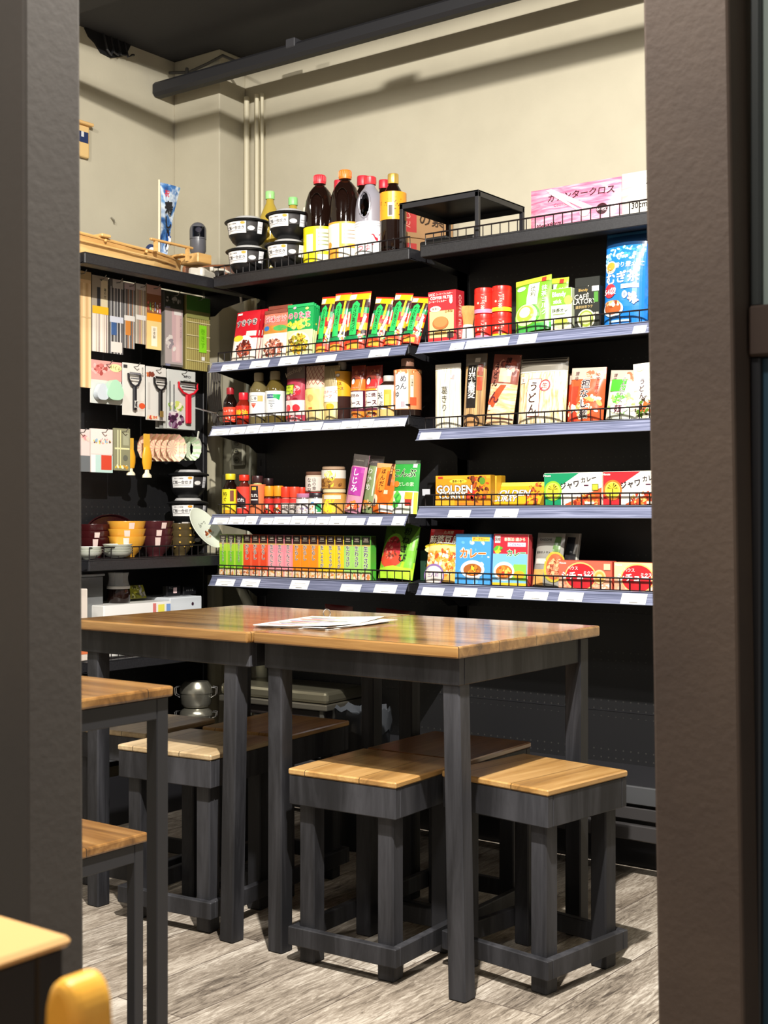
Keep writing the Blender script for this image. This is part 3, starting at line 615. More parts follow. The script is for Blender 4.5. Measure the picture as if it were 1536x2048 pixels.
def jug(label, xxh, y, bodym, capc, lowc, prints, lf=.42, group='large soy sauce jugs on the top shelf'):
    x0, x1, h = xxh; r = (x1-x0)/2*.98; e = empty('sauce_jug', label, 'jug', group, ((x0+x1)/2, y, Z1), (0, 0, .45))
    b = MB(); b.lathe([(.001, 0), (r*.94, 0), (r, .006), (r, h*.44), (r*.97, h*.52), (r*.93, h*.62), (r*.86, h*.72), (r*.68, h*.81), (r*.42, h*.87), (r*.30, h*.885), (r*.28, h*.92)], bodym, 32, squash=.92); b.obj('jug_body', e)
    c = MB(); cr = r*.38; c.lathe([(cr, h*.905), (cr*1.04, h*.93), (cr*1.02, h*.99), (cr*.9, h)], M(capc, .35), 24)
    for k in range(18): t = 2*PI*k/18; c.box(cr*1.03*math.cos(t)-.0008, cr*1.03*math.cos(t)+.0008, cr*1.03*math.sin(t)-.0008, cr*1.03*math.sin(t)+.0008, h*.93, h*.985, M(capc, .35))
    c.obj('cap', e); lab_mb(r, .004, h*lf, prints, squash=.92, base=lowc).obj('label', e); return e, r, h
e, r, h = jug('big dark soy sauce jug with a red cap and yellow and white label', (-2.8804, -2.7674, 0.3164), 3.43, SOY, '#d8303a', '#f2e21a', [('r', 0, 0, 1, 1, '#f4e51c'), ('r', .50, .35, .80, .93, '#dcdfca'), ('r', .52, .08, .74, .26, '#dcdfca'), ('r', .53, .5, .78, .53, '#8f9a6a'), ('r', .53, .6, .78, .63, '#8f9a6a'), ('r', .53, .7, .78, .73, '#8f9a6a'), ('r', .53, .8, .72, .83, '#8f9a6a'), ('r', .32, .3, .45, .8, '#dcdfca')])
def grip(e, r, h, m):   # moulded grip recess outline on the front of the jug
    b = MB(); pts = [(.022*math.cos(t), h*.64+.045*math.sin(t)) for t in [2*PI*k/22 for k in range(22)]]
    b.tube([(x, -r*.92*(.955-.22*max(0, (z/h-.6)))*math.cos(x/r)-.000, z) for x, z in pts], .0022, m, 6, True); b.obj('moulded_grip', e)
grip(e, r, h, SOY)
e, r, h = jug('big dark soy sauce jug with an orange cap and orange and white label', (-2.7615, -2.6479, 0.3124), 3.42, SOY, '#f07a26', '#f39a2a', [('r', 0, 0, 1, 1, '#f6a436'), ('r', .1, .3, .46, .95, '#efe6d6'), ('r', .50, .42, .9, .95, '#ece8da'), ('r', .45, .06, .75, .3, '#f4ecd8'), ('r', .53, .55, .86, .58, '#a08c78'), ('r', .53, .65, .86, .68, '#a08c78'), ('r', .53, .75, .86, .78, '#a08c78'), ('e', .27, .4, .05, .05, '#f1a02e')])
grip(e, r, h, SOY)
# grey jug with a real handle hole
x0, x1, h = (-2.6577, -2.5574, 0.2777)
e = empty('sauce_jug', 'translucent grey handled jug with a red cap and white label', 'jug', 'large soy sauce jugs on the top shelf', ((x0+x1)/2, 3.43, Z1), (0, 0, .62)); r = (x1-x0)/2; G = M('#8c8a93', .25)
def jug_shell():
    n, m = 40, 34; vs = []; fs = []; prof = [(0, .95), (.03, 1), (.44, 1), (.6, .98), (.72, .88), (.8, .68), (.86, .42), (.89, .32), (.93, .32)]
    def R(f):
        for (a, ra), (b_, rb) in zip(prof, prof[1:]):
            if f <= b_: return ra+(rb-ra)*(f-a)/(b_-a)
        return prof[-1][1]
    for j in range(m+1):
        f = .93*j/m
        for k in range(n): t = 2*PI*k/n; vs.append((R(f)*r*math.cos(t), R(f)*r*math.sin(t), f*h))
    for j in range(m):
        fc = .93*(j+.5)/m
        for k in range(n):
            t = 2*PI*(k+.5)/n; x = math.cos(t); 
            inside = ((x+.34)/.36)**2+((fc-.64)/.155)**2 < 1
            if not inside: fs.append((j*n+k, j*n+(k+1) % n, (j+1)*n+(k+1) % n, (j+1)*n+k))
    return vs, fs
b = MB(); vs, fs = jug_shell(); b.add(vs, fs, G, True)
n = 18; ring = []; vs = []; fs = []
for yy in (-1, 1):
    for k in range(n): t = 2*PI*k/n; X = r*(-.34+.37*math.cos(t)); Zz = h*(.64+.16*math.sin(t)); vs.append((X, yy*math.sqrt(max(.0001, r*r*.93-X*X)), Zz))
fs = [(k, (k+1) % n, n+(k+1) % n, n+k) for k in range(n)]; b.add(vs, fs, G, True)
for yy in (-1, 1): b.tube([(r*(-.34+.37*math.cos(t)), yy*math.sqrt(max(.0001, (r*.985)**2-(r*(-.34+.37*math.cos(t)))**2))*(1-.55*max(0, math.sin(t)-.1)*.35), h*(.64+.16*math.sin(t))) for t in [2*PI*k/26 for k in range(26)]], .0034, G, 6, True)
b.obj('jug_body', e)
b = MB(); b.lathe([(r*.40, h*.905), (r*.43, h*.93), (r*.42, h*.99), (r*.36, h)], M('#dd3038', .35), 24); b.obj('cap', e)
lab_mb(r, .004, h*.44, [('r', 0, 0, 1, 1, '#ecebe8'), ('t', 'X', .62, .48, .26, '#c22438', {'b': .04}), ('r', 0, .86, 1, .88, '#b7b7c0'), ('r', 0, .93, 1, .95, '#b7b7c0'), ('t', 'つゆ', .40, .25, .12, '#c22438')], base='#ecebe8').obj('label', e)
bottle('sauce_bottle', 'tall dark bottle with a gold cap and orange label near the shelf end', 'bottle', None, -2.5043, 3.42, Z1, 0.2684, .043, 'tall', SOY, M('#d8b45a', .3, .6), .032, .018, (.42, .76, '#ec9a1e', [('r', 0, 0, 1, 1, '#ee9d22'), ('s', .5, .5, .45, .2, 40, .02, ['#7a4a10', '#c7761a']), ('r', .44, .1, .56, .6, '#f1e6c4'), ('r', .46, .14, .54, .5, '#4a4038')]))
for u, vt, lb in ((676, 362, 'red-capped dark bottle peeking between the yellow and orange jugs'), (726, 353.5, 'red-capped dark bottle behind the orange-capped and grey jugs'), (768, 361, 'red-capped dark bottle behind the gold-capped bottle')):
    pass
bottle('soy_sauce_bottle', 'red-capped dark bottle peeking between the yellow and orange jugs', 'bottle', 'dark bottles in the back row of the top shelf', -2.8430, 3.56, Z1, 0.3289, .046, 'tall', SOY, M('#c02838', .35), .03, .018)
bottle('soy_sauce_bottle', 'red-capped dark bottle behind the orange-capped and grey jugs', 'bottle', 'dark bottles in the back row of the top shelf', -2.7366, 3.56, Z1, 0.3267, .046, 'tall', SOY, M('#c02838', .35), .034, .021)
bottle('soy_sauce_bottle', 'red-capped dark bottle behind the gold-capped bottle', 'bottle', 'dark bottles in the back row of the top shelf', -2.6459, 3.56, Z1, 0.2997, .046, 'tall', SOY, M('#c02838', .35), .03, .018)
KR = '#a5805a'
for q, (zz, lb) in enumerate(((Z1, 'lower kraft and red carton behind the black riser'), (Z1+.118, 'upper kraft and red carton behind the black riser, seen above its edge'))):
    carton('shipping_carton', lb, 'box', 'kraft cartons on the top shelf', (-2.68, -2.632, .116), 3.62, zz, '#b8323c', KR, [('r', .1, .1, .9, .14, '#8a2430')], [('r', 0, 0, 1, 1, KR), ('r', .06, .15, .36, .85, '#b23a3a'), ('t', 'だし', .2, .5, .12, '#d9a08a', {'rot': PI/2}), ('t', 'の素', .62, .6, .22, '#3a2a20', {'b': .03}), ('r', .82, .1, .84, .9, '#4a382a')], depth=.235, rz=-.42)
e = empty('display_riser', 'black metal riser stand with four legs on the top shelf', 'stand', None, (-2.29, 3.505, Z1))
b = MB(); b.box(-.15, .15, -.14, .14, .150, .154, BLKM); b.obj('plate', e)
for (a0, a1, c0, c1) in ((-.15, .15, -.14, -.136), (-.15, .15, .136, .14), (-.15, -.146, -.136, .136), (.146, .15, -.136, .136)): b = MB(); b.box(a0, a1, c0, c1, .134, .1545, BLKM, .001); b.obj('rim', e)
for sx in (-1, 1):
    for sy in (-1, 1): b = MB(); b.box(min(sx*.15, sx*.137), max(sx*.15, sx*.137), min(sy*.14, sy*.127), max(sy*.14, sy*.127), 0, .15, BLKM, .001); b.obj('leg', e)
b = MB(); b.box(-2.40, -2.19, 3.42, 3.55, Z1+.0005, Z1+.035, M('#131314', .3), .006); b.box(-2.38, -2.3, 3.425, 3.5, Z1+.035, Z1+.045, M('#202022', .3), .003); tag(b.obj('black_case'), 'flat black case lying under the riser stand', 'case')
pouch('cloth_pack', 'pink plastic pack of counter cloths with Japanese writing', 'pack', None, (-2.0022, -1.6988, 0.1422), 3.40, Z1, noisy('pink_cloth_pack_film', [(.35, '#cc5f80'), (.5, '#db8099'), (.68, '#eab0bd')], 14, .3, 4, (1, 1, 7)),
      [('t', 'カウンタークロス', .58, .76, .092, '#3a2228', {'b': .02}), ('t', 'Counter Cloth', .45, .58, .05, '#c65a78'), ('t', '30cm×60cm', .26, .17, .062, '#3a2228'), ('e', .66, .33, .05, .05, '#f2c4ca'), ('e', .83, .36, .055, .055, '#3a1a20'), ('t', '60枚', .83, .36, .05, '#e7c2c8'), ('p', [(.18, .95), (.24, .97), (.74, .42), (.68, .36)], '#f8e6e8'), ('p', [(.22, .88), (.26, .9), (.6, .40), (.58, .38)], '#fbf2f2')], thick=.10, stand=True, seed=4, rough=.22)
pouch('cloth_pack', 'white plastic pack of counter cloths at the right end of the top shelf', 'pack', None, (-1.6972, -1.4076, 0.1472), 3.40, Z1, noisy('white_cloth_pack_film', [(.35, '#bdb7a8'), (.5, '#d3cdbf'), (.68, '#e4dfd4')], 14, .3, 4, (1, 1, 7)),
      [('t', 'カウンタークロス', .68, .78, .10, '#2a2626', {'b': .02}), ('t', '30cm×60cm', .36, .30, .088, '#2a2626')], thick=.10, seed=9, rough=.22)

# ------------------------------------------------------------------ SECOND SHELF, LEFT BAY
Z2 = DK['r2']
FUR = {'a': ('#c8202c', [('r', 0, .0, 1, .46, '#efe2d2'), ('e', .5, .30, .40, .36, '#f4efe6'), ('s', .52, .26, .30, .26, 130, .07, ['#7a2a1c', '#a3392a', '#c86a4a', '#4e1a14']), ('e', .22, .47, .22, .1, '#e8d23a'), ('r', .55, .5, .95, .6, '#e9dfd2'), ('t', 'すきやき', .5, .77, .22, '#2a1614', {'b': .04, 'o': '#f5f0ea', 'rot': .06}), ('r', .06, .93, .26, .97, '#f0e6e0')]),
       'b': ('#d67a62', [('r', 0, 0, 1, .52, '#f0e6cf'), ('r', 0, .52, 1, .68, '#c98a3a'), ('e', .72, .62, .26, .09, '#4fae5a'), ('e', .16, .63, .12, .08, '#3a7ac0'), ('e', .5, .24, .42, .34, '#f2efe6'), ('s', .5, .22, .40, .30, 150, .06, ['#c9705a', '#8a3f30', '#e3a080', '#6a3226']), ('t', '旨味さけ', .52, .81, .225, '#c7303c', {'b': .04, 'o': '#f6efe8'}), ('r', 0, .93, 1, 1, '#8a4a3a')]),
       'c': ('#1f9e52', [('r', 0, 0, 1, .5, '#efe7a6'), ('s', .5, .62, .46, .12, 50, .09, ['#f0d840', '#2cae60', '#e8e070']), ('e', .5, .26, .42, .34, '#f4efce'), ('s', .48, .24, .36, .28, 150, .07, ['#d9a52a', '#8a8a2a', '#f0cf4a', '#6a4a1a']), ('t', 'のりたま', .48, .78, .22, '#d63a5a', {'b': .04, 'o': '#fbf2f0'}), ('r', 0, .94, 1, 1, '#2bb364'), ('e', .3, .93, .06, .04, '#e8b0c0'), ('e', .78, .9, .06, .04, '#f0e878')])}
def furi(k, label, xxh, y, lean, roll=0, seed=1): return pouch('rice_seasoning_pouch', label, 'pouch', 'rice seasoning pouches', xxh, y, Z2, FUR[k][0], FUR[k][1], lean, roll, .012, True, seed)
furi('a', 'red rice seasoning pouch reading すきやき, front one', (-3.1918, -3.0790, 0.1868), 3.375, .035, 0, 1)
furi('a', 'red rice seasoning pouch reading すきやき, tucked just behind the front red one', (-3.2007, -3.0876, 0.1943), 3.40, .038, 0, 2)
furi('a', 'red rice seasoning pouch reading すきやき, rearmost of the red ones', (-3.2095, -3.0960, 0.2019), 3.425, .04, 0, 3)
furi('b', 'salmon pink rice seasoning pouch reading 旨味さけ, front one', (-3.0461, -2.9353, 0.1753), 3.375, .02, 0, 4)
furi('b', 'brownish rice seasoning pouch reading 旨味さけ, only its top edge showing behind', (-3.0522, -2.9456, 0.1950), 3.402, .02, 0, 5)
furi('c', 'green rice seasoning pouch with a picture of yellow flakes, front one', (-2.9286, -2.8124, 0.1822), 3.37, .012, 0, 6)
furi('c', 'green rice seasoning pouch with a picture of yellow flakes, second in its file', (-2.9363, -2.8219, 0.1824), 3.392, .012, 0, 7)
furi('c', 'green rice seasoning pouch with a picture of yellow flakes, third in its file', (-2.9462, -2.8313, 0.1810), 3.414, .012, 0, 8)
furi('c', 'green rice seasoning pouch with a picture of yellow flakes, rearmost in its file', (-2.9560, -2.8429, 0.1814), 3.436, .012, 0, 9)
CH = [('r', 0, .86, 1, 1, '#e8b820'), ('r', 0, .87, .36, .96, '#ece0d0'), ('r', 0, .97, 1, 1, '#d2322a'), ('r', 0, .72, 1, .86, '#3a1c1c'), ('r', 0, .62, 1, .72, '#158a50'), ('r', 0, .46, 1, .62, '#d32a26'), ('r', 0, .34, 1, .46, '#e8a81c'), ('r', 0, .24, 1, .34, '#2c1818'), ('r', 0, .17, 1, .24, '#118a4c'), ('r', 0, 0, 1, .17, '#d8452a'), ('r', .2, .02, .8, .12, '#efb040'),
      ('r', .02, .4, .2, .66, '#f0dcd2'), ('p', [(.28, .25), (.62, .25), (.62, .78), (.45, .84), (.28, .78)], '#2fc45e'), ('v', 'わさび茶づけ', .45, .77, .195, '#10281a', {'b': .03, 'st': .92}), ('r', .74, .55, .84, .85, '#e9cf2a'), ('p', [(.7, .3), (.8, .28), (.98, .56), (.9, .6)], '#efe6d8'), ('v', 'お茶', .8, .5, .12, '#3a1a14'), ('s', .82, .24, .15, .2, 14, .09, ['#e8d03a', '#c8341e', '#f0e8d8'])]
def cha(label, xxh, y, lean, roll, seed): return pouch('tea_rice_bag', label, 'pouch', 'green-tea rice seasoning bags', xxh, y, Z2, '#b0241f', CH, lean, roll, .03, True, seed)
cha('striped green-tea rice bag, leftmost of the row, beside the green pouches', (-2.8122, -2.7489, 0.2028), 3.375, .035, .03, 11)
cha('striped green-tea rice bag, second of the row from the left', (-2.7451, -2.6766, 0.2062), 3.365, .035, .03, 12)
cha('striped green-tea rice bag, third of the row, standing tallest and straight', (-2.6726, -2.5869, 0.1995), 3.36, .03, .03, 13)
cha('striped green-tea rice bag, fourth of the row, starting to tilt right', (-2.5823, -2.5108, 0.1715), 3.362, .03, .12, 14)
cha('striped green-tea rice bag, fifth of the row, tilting right with a yellow top', (-2.5093, -2.4393, 0.1791), 3.36, .04, .12, 15)
cha('striped green-tea rice bag, last of the row by the shelf end', (-2.4373, -2.3667, 0.1604), 3.358, .04, .13, 16)

# ------------------------------------------------------------------ SECOND SHELF, RIGHT BAY
carton('coffee_filter_box', 'red and cream carton reading COFFEE FILTER', 'box', None, (-2.3243, -2.2205, 0.1628), 3.36, Z2, '#c93238', '#c02a34',
       [('r', 0, .72, 1, 1, '#cf2f36'), ('r', .05, .10, .95, .62, '#ecd08a'), ('r', .0, .62, 1, .74, '#cf2f36'), ('t', 'UCC', .14, .945, .11, '#f4ece2', {'b': .04}), ('t', 'コーヒーフィルター', .6, .945, .07, '#f4ece2'), ('t', 'COFFEE FILTER', .5, .875, .125, '#f8f2ea', {'b': .045}), ('t', 'コーヒーフィルター', .36, .805, .075, '#f8f2ea', {'b': .03}), ('e', .28, .66, .2, .09, '#f3ebd8'), ('t', '無漂白', .28, .66, .09, '#5a3a2a'), ('t', '日本製', .78, .6, .1, '#7a4a2a'), ('e', .47, .38, .3, .2, '#b06a3a'), ('e', .47, .40, .26, .16, '#c4844c'), ('e', .47, .2, .22, .07, '#d8aa62'), ('r', .72, .08, .95, .2, '#4a3a3a'), ('e', .86, .80, .06, .1, '#f3ebd8')],
       [('r', 0, 0, 1, 1, '#b82a34'), ('t', 'COFFEE FILTER', .5, .5, .42, '#e8b8b0', {'rot': -PI/2, 'b': .04})], depth=.05)
x0, x1, h = (-2.2338, -2.1854, 0.1144)
e = empty('bamboo_whisk', 'bamboo tea whisk standing on a white ceramic holder', 'whisk', None, ((x0+x1)/2, 3.415, Z2)); r = (x1-x0)/2
b = MB(); b.lathe([(.001, 0), (r*.95, 0), (r, .01), (r*.78, .045), (r*.62, .058), (r*.5, .06)], M('#e6dccb', .3), 28); b.obj('holder', e)
b = MB(); 
for k in range(30): t = 2*PI*k/30; b.tube([(r*.55*math.cos(t), r*.55*math.sin(t), .056), (r*.75*math.cos(t), r*.75*math.sin(t), .085), (r*1.0*math.cos(t), r*1.0*math.sin(t), h-.012), (r*.86*math.cos(t), r*.86*math.sin(t), h)], .0021, M('#c99f5c', .5), 5)
b.lathe([(r*.52, .056), (r*.6, .075), (r*.7, h-.02)], M('#a87e44', .5), 20); b.obj('bristles', e)
def can(label, xxh, y, z, bandc):
    x0, x1, h = xxh; r = (x1-x0)/2; e = empty('tea_can', label, 'can', 'red tea cans', ((x0+x1)/2, y, z+.0004), (0, 0, .45)); R_ = M('#d8261c', .3)
    b = MB(); b.lathe([(.001, 0), (r*.95, 0), (r, .002), (r, h*.8), (r*1.01, h*.8), (r*1.01, h*.93), (r*.98, h*.985), (r*.9, h), (.001, h)], R_, 32); b.obj('can_body', e)
    lab_mb(r, h*.02, h*.17, [], base=bandc).obj('colour_band', e)
    lab_mb(r, h*.19, h*.78, [('v', 'こぶ茶', .48, .95, .135, '#f3c9bd', {'b': .02, 'sx': .8}), ('v', '昆布茶', .56, .8, .05, '#f0d8cc'), ('e', .36, .35, .03, .03, '#f0b8a8')], base='#dc2a1e').obj('label', e)
h_ = .080
can('red tea can with a pink band, bottom of the left stack', (-2.1707, -2.1088, h_), 3.40, Z2, '#e87a9a')
can('red tea can with a pink band, top of the left stack', (-2.1707, -2.1088, h_), 3.40, Z2+h_+.001, '#ee8aac')
can('red tea can with a yellow band, bottom of the right stack', (-2.1070, -2.0462, h_), 3.40, Z2, '#e8d62a')
can('red tea can with a yellow band, top of the right stack beside the green pouch', (-2.1070, -2.0462, h_), 3.40, Z2+h_+.001, '#f0e02c')
MT = [('r', 0, .9, 1, 1, '#b4c23a'), ('r', 0, .885, 1, .9, '#6a8a1c'), ('r', 0, 0, 1, .12, '#3f9a44'), ('e', .36, .30, .38, .30, '#4f9a22'), ('e', .35, .31, .33, .27, '#cfe39a'), ('e', .33, .33, .26, .2, '#9cc43e'), ('e', .33, .36, .17, .13, '#e4efc6'), ('e', .2, .82, .13, .06, '#e8f0ee'), ('p', [(.38, .48), (.68, .46), (.71, .88), (.42, .88)], '#e9ecd2'), ('v', '辻利', .55, .84, .15, '#3a4426', {'b': .02}), ('v', '抹茶ミルク', .85, .82, .15, '#eef3d8', {'b': .02, 'shift': .0}), ('r', .76, .89, .88, .97, '#b8382c'), ('e', .6, .2, .06, .05, '#f0f3e0')]
pouch('matcha_pouch', 'green matcha milk pouch with a cream label, front one', 'pouch', 'green matcha milk pouches', (-2.0164, -1.8929, 0.1714), 3.365, Z2, '#6fae2c', MT, .03, -.10, .035, True, 21)
pouch('matcha_pouch', 'green matcha milk pouch mostly hidden behind the front one', 'pouch', 'green matcha milk pouches', (-1.9994, -1.8824, 0.1801), 3.425, Z2, '#7fae2c', MT, .03, 0, .03, True, 22)
carton('drink_stick_box', 'white and green carton of drink sticks', 'box', None, (-1.8890, -1.8207, 0.1286), 3.37, Z2, '#eef0e2', '#dfe6c8', [('r', 0, .62, 1, 1, '#7aa832'), ('t', 'Blendy', .40, .86, .3, '#f6f8ee', {'b': .04, 'sx': .85}), ('t', 'stick', .32, .71, .26, '#f6f8ee', {'b': .04, 'sx': .85}), ('e', .86, .72, .2, .2, '#e6c95a'), ('t', '抹茶オレ', .44, .5, .2, '#3a4a24', {'b': .03}), ('r', .1, .40, .7, .42, '#8a9a5a'), ('e', .5, .2, .42, .22, '#cfd89a'), ('e', .5, .24, .34, .15, '#aac04a'), ('r', 0, 0, 1, .08, '#d8b89a')], [('r', 0, 0, 1, 1, '#d6debc')], depth=.045)
carton('drink_stick_box', 'black carton with white lettering and a round cup picture, beside the blue bag', 'box', None, (-1.8117, -1.7299, 0.1256), 3.37, Z2, '#282a26', '#1d1f1c', [('t', 'Blendy', .36, .92, .14, '#c9a45a'), ('t', 'CAFÉ', .30, .79, .26, '#ece6d2', {'b': .01}), ('t', 'LATORY', .42, .66, .25, '#ece6d2', {'b': .01}), ('r', .72, .88, 1, 1, '#e9e9e2'), ('r', .8, .62, .97, .86, '#4f8a3a'), ('t', '濃厚抹茶ラテ', .4, .53, .12, '#b8a06a'), ('e', .48, .24, .36, .36, '#d9d5b2'), ('e', .48, .25, .30, .30, '#8a9a3a'), ('e', .48, .26, .24, .22, '#d4d88a'), ('t', '本格', .88, .35, .13, '#d8d2c0')], [('r', 0, 0, 1, 1, '#20221f')], depth=.045)
carton('drink_stick_box', 'second black carton half hidden behind the front black one', 'box', None, (-1.8415, -1.7590, .165), 3.43, Z2, '#282a26', '#1d1f1c', [('t', 'CAFÉ', .30, .79, .26, '#ece6d2')], depth=.045)
MG = [('r', 0, .84, 1, 1, '#123458'), ('r', .02, .955, .98, .985, '#2a5a80'), ('r', 0, 0, 1, .84, '#1f74c4'), ('s', .5, .76, .48, .14, 50, .05, ['#9ccbe8', '#d6eaf4', '#3f94d6']), ('s', .14, .68, .12, .2, 20, .05, ['#c6e2f2', '#7fb8e4']), ('e', .20, .615, .14, .14, '#e9dcc0'), ('e', .20, .625, .11, .09, '#e09a3a'), ('t', '水出し', .20, .58, .07, '#3a2a20'), ('t', '香り豊かに', .62, .63, .13, '#eef5fa', {'b': .015}), ('t', 'むぎ茶', .48, .50, .265, '#f6fafc', {'b': .045, 'rot': .05}), ('t', '伊藤園', .5, .72, .07, '#d6e8f6'), ('r', .48, .375, .86, .42, '#e6eef8'), ('t', 'カフェインゼロ', .67, .397, .055, '#24427a'), ('e', .21, .365, .15, .15, '#cf2f3c'), ('t', '54袋', .21, .36, .16, '#f8f0f0', {'b': .03}), ('e', .57, .31, .06, .08, '#dfe9f5'), ('t', '麦', .57, .31, .08, '#3c5a9a'), ('e', .30, .17, .25, .17, '#cfe0ea'), ('e', .29, .18, .21, .14, '#a8562a'), ('e', .28, .23, .19, .06, '#d9a06a'), ('s', .28, .22, .15, .05, 14, .06, ['#e9c8a0', '#8a3a1a', '#f2e2cc']), ('s', .78, .27, .12, .12, 14, .06, ['#cfe4f4', '#e8a0a0', '#f6f8fa']), ('r', .2, .03, .7, .05, '#a8cdea')]
pouch('barley_tea_bag', 'large blue barley tea bag reading むぎ茶 and 54袋', 'pouch', 'large blue barley tea bags', (-1.7247, -1.5890, 0.2750), 3.36, Z2, '#1f6cb8', MG, .02, .0, .06, True, 23)
pouch('barley_tea_bag', 'large blue barley tea bag cut off by the right doorway post', 'pouch', 'large blue barley tea bags', (-1.5930, -1.4611, 0.2494), 3.375, Z2, '#1f6cb8', MG, .02, .0, .06, True, 24)

# ------------------------------------------------------------------ THIRD SHELF, LEFT BAY
Z3 = DK['r3L']; Y3 = 3.39
bottle('soy_sauce_bottle', 'small dark sauce bottle with a dark red cap, first on its shelf', 'bottle', None, -3.2048, Y3, Z3, 0.1408, .0255, 'squat', SOY, M('#9a2028', .35), .024, .0135, (.12, .5, '#d8432c', [('r', 0, .45, 1, 1, '#dc4a30'), ('t', 'しょうゆ', .5, .75, .10, '#f4d8c8'), ('s', .5, .25, .45, .12, 40, .03, ['#e0a070', '#f0e0c8', '#8a3a20'])]))
bottle('chili_oil_bottle', 'small chili oil bottle with a bright red cap and red and yellow label', 'bottle', None, -3.1406, Y3, Z3, 0.1194, .0275, 'squat', M('#7a1e10', .12), M('#dc2230', .3), .026, .017, (.22, .6, '#da2a1c', [('r', 0, 0, 1, 1, '#dc2c1e'), ('t', '辣油', .5, .45, .22, '#f2c81e', {'b': .05})]))
def mz(label, u0, u1, y, vt, prints, base='#ecebe4', bodyc='#9c8a3c', capc='#a39670'): return None
bottle('vinegar_bottle', 'clear amber bottle with a beige cap and white label reading しお', 'bottle', 'white-labelled seasoning bottles', -3.0624, 3.385, Z3, 0.1842, .0335, 'tall', M('#7d7048', .1, 0, .3), M('#9c9070', .45), .03, .017, (.16, .62, '#e9e8e2', [('r', .30, .62, .66, .86, '#2b2a2a'), ('r', .315, .635, .645, .845, '#efe9dc'), ('t', 'し', .37, .74, .08, '#1e1e24', {'b': .03}), ('e', .46, .74, .035, .04, '#8a8a8a'), ('r', .52, .62, .66, .86, '#dba860'), ('p', [(.34, .5), (.48, .5), (.41, .34)], '#d8543c'), ('r', .34, .52, .48, .55, '#d8543c')]), rz=.5)
bottle('vinegar_bottle', 'clear amber bottle with a beige cap and green and white label with a three-line mark', 'bottle', 'white-labelled seasoning bottles', -2.9866, 3.385, Z3, 0.1848, .0345, 'tall', M('#6a5a2a', .1, 0, .3), M('#8f8262', .45), .03, .018, (.16, .62, '#e9eae4', [('p', [(.32, .70), (.56, .70), (.66, .62), (.70, .86), (.32, .86)], '#1fa558'), ('r', .32, .70, .50, .86, '#2b4a7a'), ('t', 'ミツカン', .42, .78, .055, '#f2f4f0', {'b': .03}), ('r', .38, .60, .54, .615, '#26324a'), ('r', .38, .54, .54, .555, '#26324a'), ('r', .38, .48, .54, .495, '#26324a'), ('e', .46, .40, .03, .03, '#26324a'), ('e', .46, .40, .018, .018, '#e9eae4'), ('r', .42, .28, .5, .29, '#888888')]), rz=.5)
bottle('vinegar_bottle', 'amber bottle with a beige cap half hidden behind the green-labelled one', 'bottle', 'white-labelled seasoning bottles', -3.0651, 3.47, Z3, 0.1821, .033, 'tall', M('#6a5a2a', .1), M('#8a7e60', .45), .028, .017)
pouch('ketchup_pouch', 'see-through bag with a squeeze ketchup bottle and tomato print', 'pouch', None, (-2.9421, -2.8609, 0.1956), 3.375, Z3, '#a8384a', [('r', 0, .78, 1, 1, '#7a6a60'), ('t', 'ketchup', .4, .9, .3, '#b8a890', {'rot': .3}), ('s', .5, .5, .45, .4, 26, .14, ['#c8283a', '#e8a8a8', '#8a1a2a']), ('r', 0, .5, .6, .68, '#3a4a1a'), ('r', .03, .515, .57, .665, '#c6dc3a'), ('t', 'ケチャップ', .3, .56, .1, '#2a3a1a', {'b': .03}), ('t', 'トマト', .3, .625, .12, '#2a3a1a', {'b': .03}), ('r', 0, .14, 1, .4, '#e9d2cc'), ('e', .28, .26, .16, .16, '#d22c34'), ('e', .72, .26, .16, .16, '#d22c34'), ('s', .5, .07, .45, .08, 10, .16, ['#d84a4a', '#ecc8c8'])], 0, 0, .045, True, 31)
MAY = noisy('mayonnaise_film', [(.35, '#d9bd78'), (.5, '#ecd896'), (.65, '#f6ecc4')], 10, .3, 3)
def hatch(x0, x1, y0, y1, c):
    out = []
    for k in range(5):
        a = x0+(x1-x0)*k/5; d = (x1-x0)/5; 
        for j in range(3):
            yy = y0+(y1-y0)*j/3; e_ = (y1-y0)/3; out += [('p', [(a, yy), (a+.02, yy), (a+d, yy+e_), (a+d-.02, yy+e_)], c), ('p', [(a+d, yy), (a+d-.02, yy), (a, yy+e_), (a+.02, yy+e_)], c)]
    return out
pouch('mayonnaise_pack', 'mayonnaise bag with a red diamond net pattern over a yellow body', 'pouch', None, (-2.8565, -2.7771, 0.1933), 3.375, Z3, MAY, [('r', 0, .6, 1, 1, '#e2c3a6')]+hatch(.0, 1, .66, 1, '#9a3438')+[('r', .1, .2, .9, .58, '#e9d27c'), ('e', .5, .42, .16, .16, '#d9a860'), ('r', .4, .22, .62, .26, '#c87a3a')], 0, 0, .05, True, 32)
pouch('mayonnaise_pack', 'pale mayonnaise bag with pink writing and an orange dot', 'pouch', None, (-2.7749, -2.7102, 0.1882), 3.375, Z3, MAY, [('r', 0, .62, 1, 1, '#9c8a64')]+[('r', .5+.1*k, .62, .53+.1*k, .95, '#c7b78a') for k in range(5)]+[('r', .04, .34, .96, .62, '#f0e6d4'), ('t', 'マヨネーズ', .5, .52, .19, '#d87a7a', {'b': .02}), ('t', 'ハーフ', .45, .44, .2, '#d87a7a', {'b': .03}), ('e', .62, .26, .22, .16, '#eeb02a')], 0, 0, .05, True, 33)
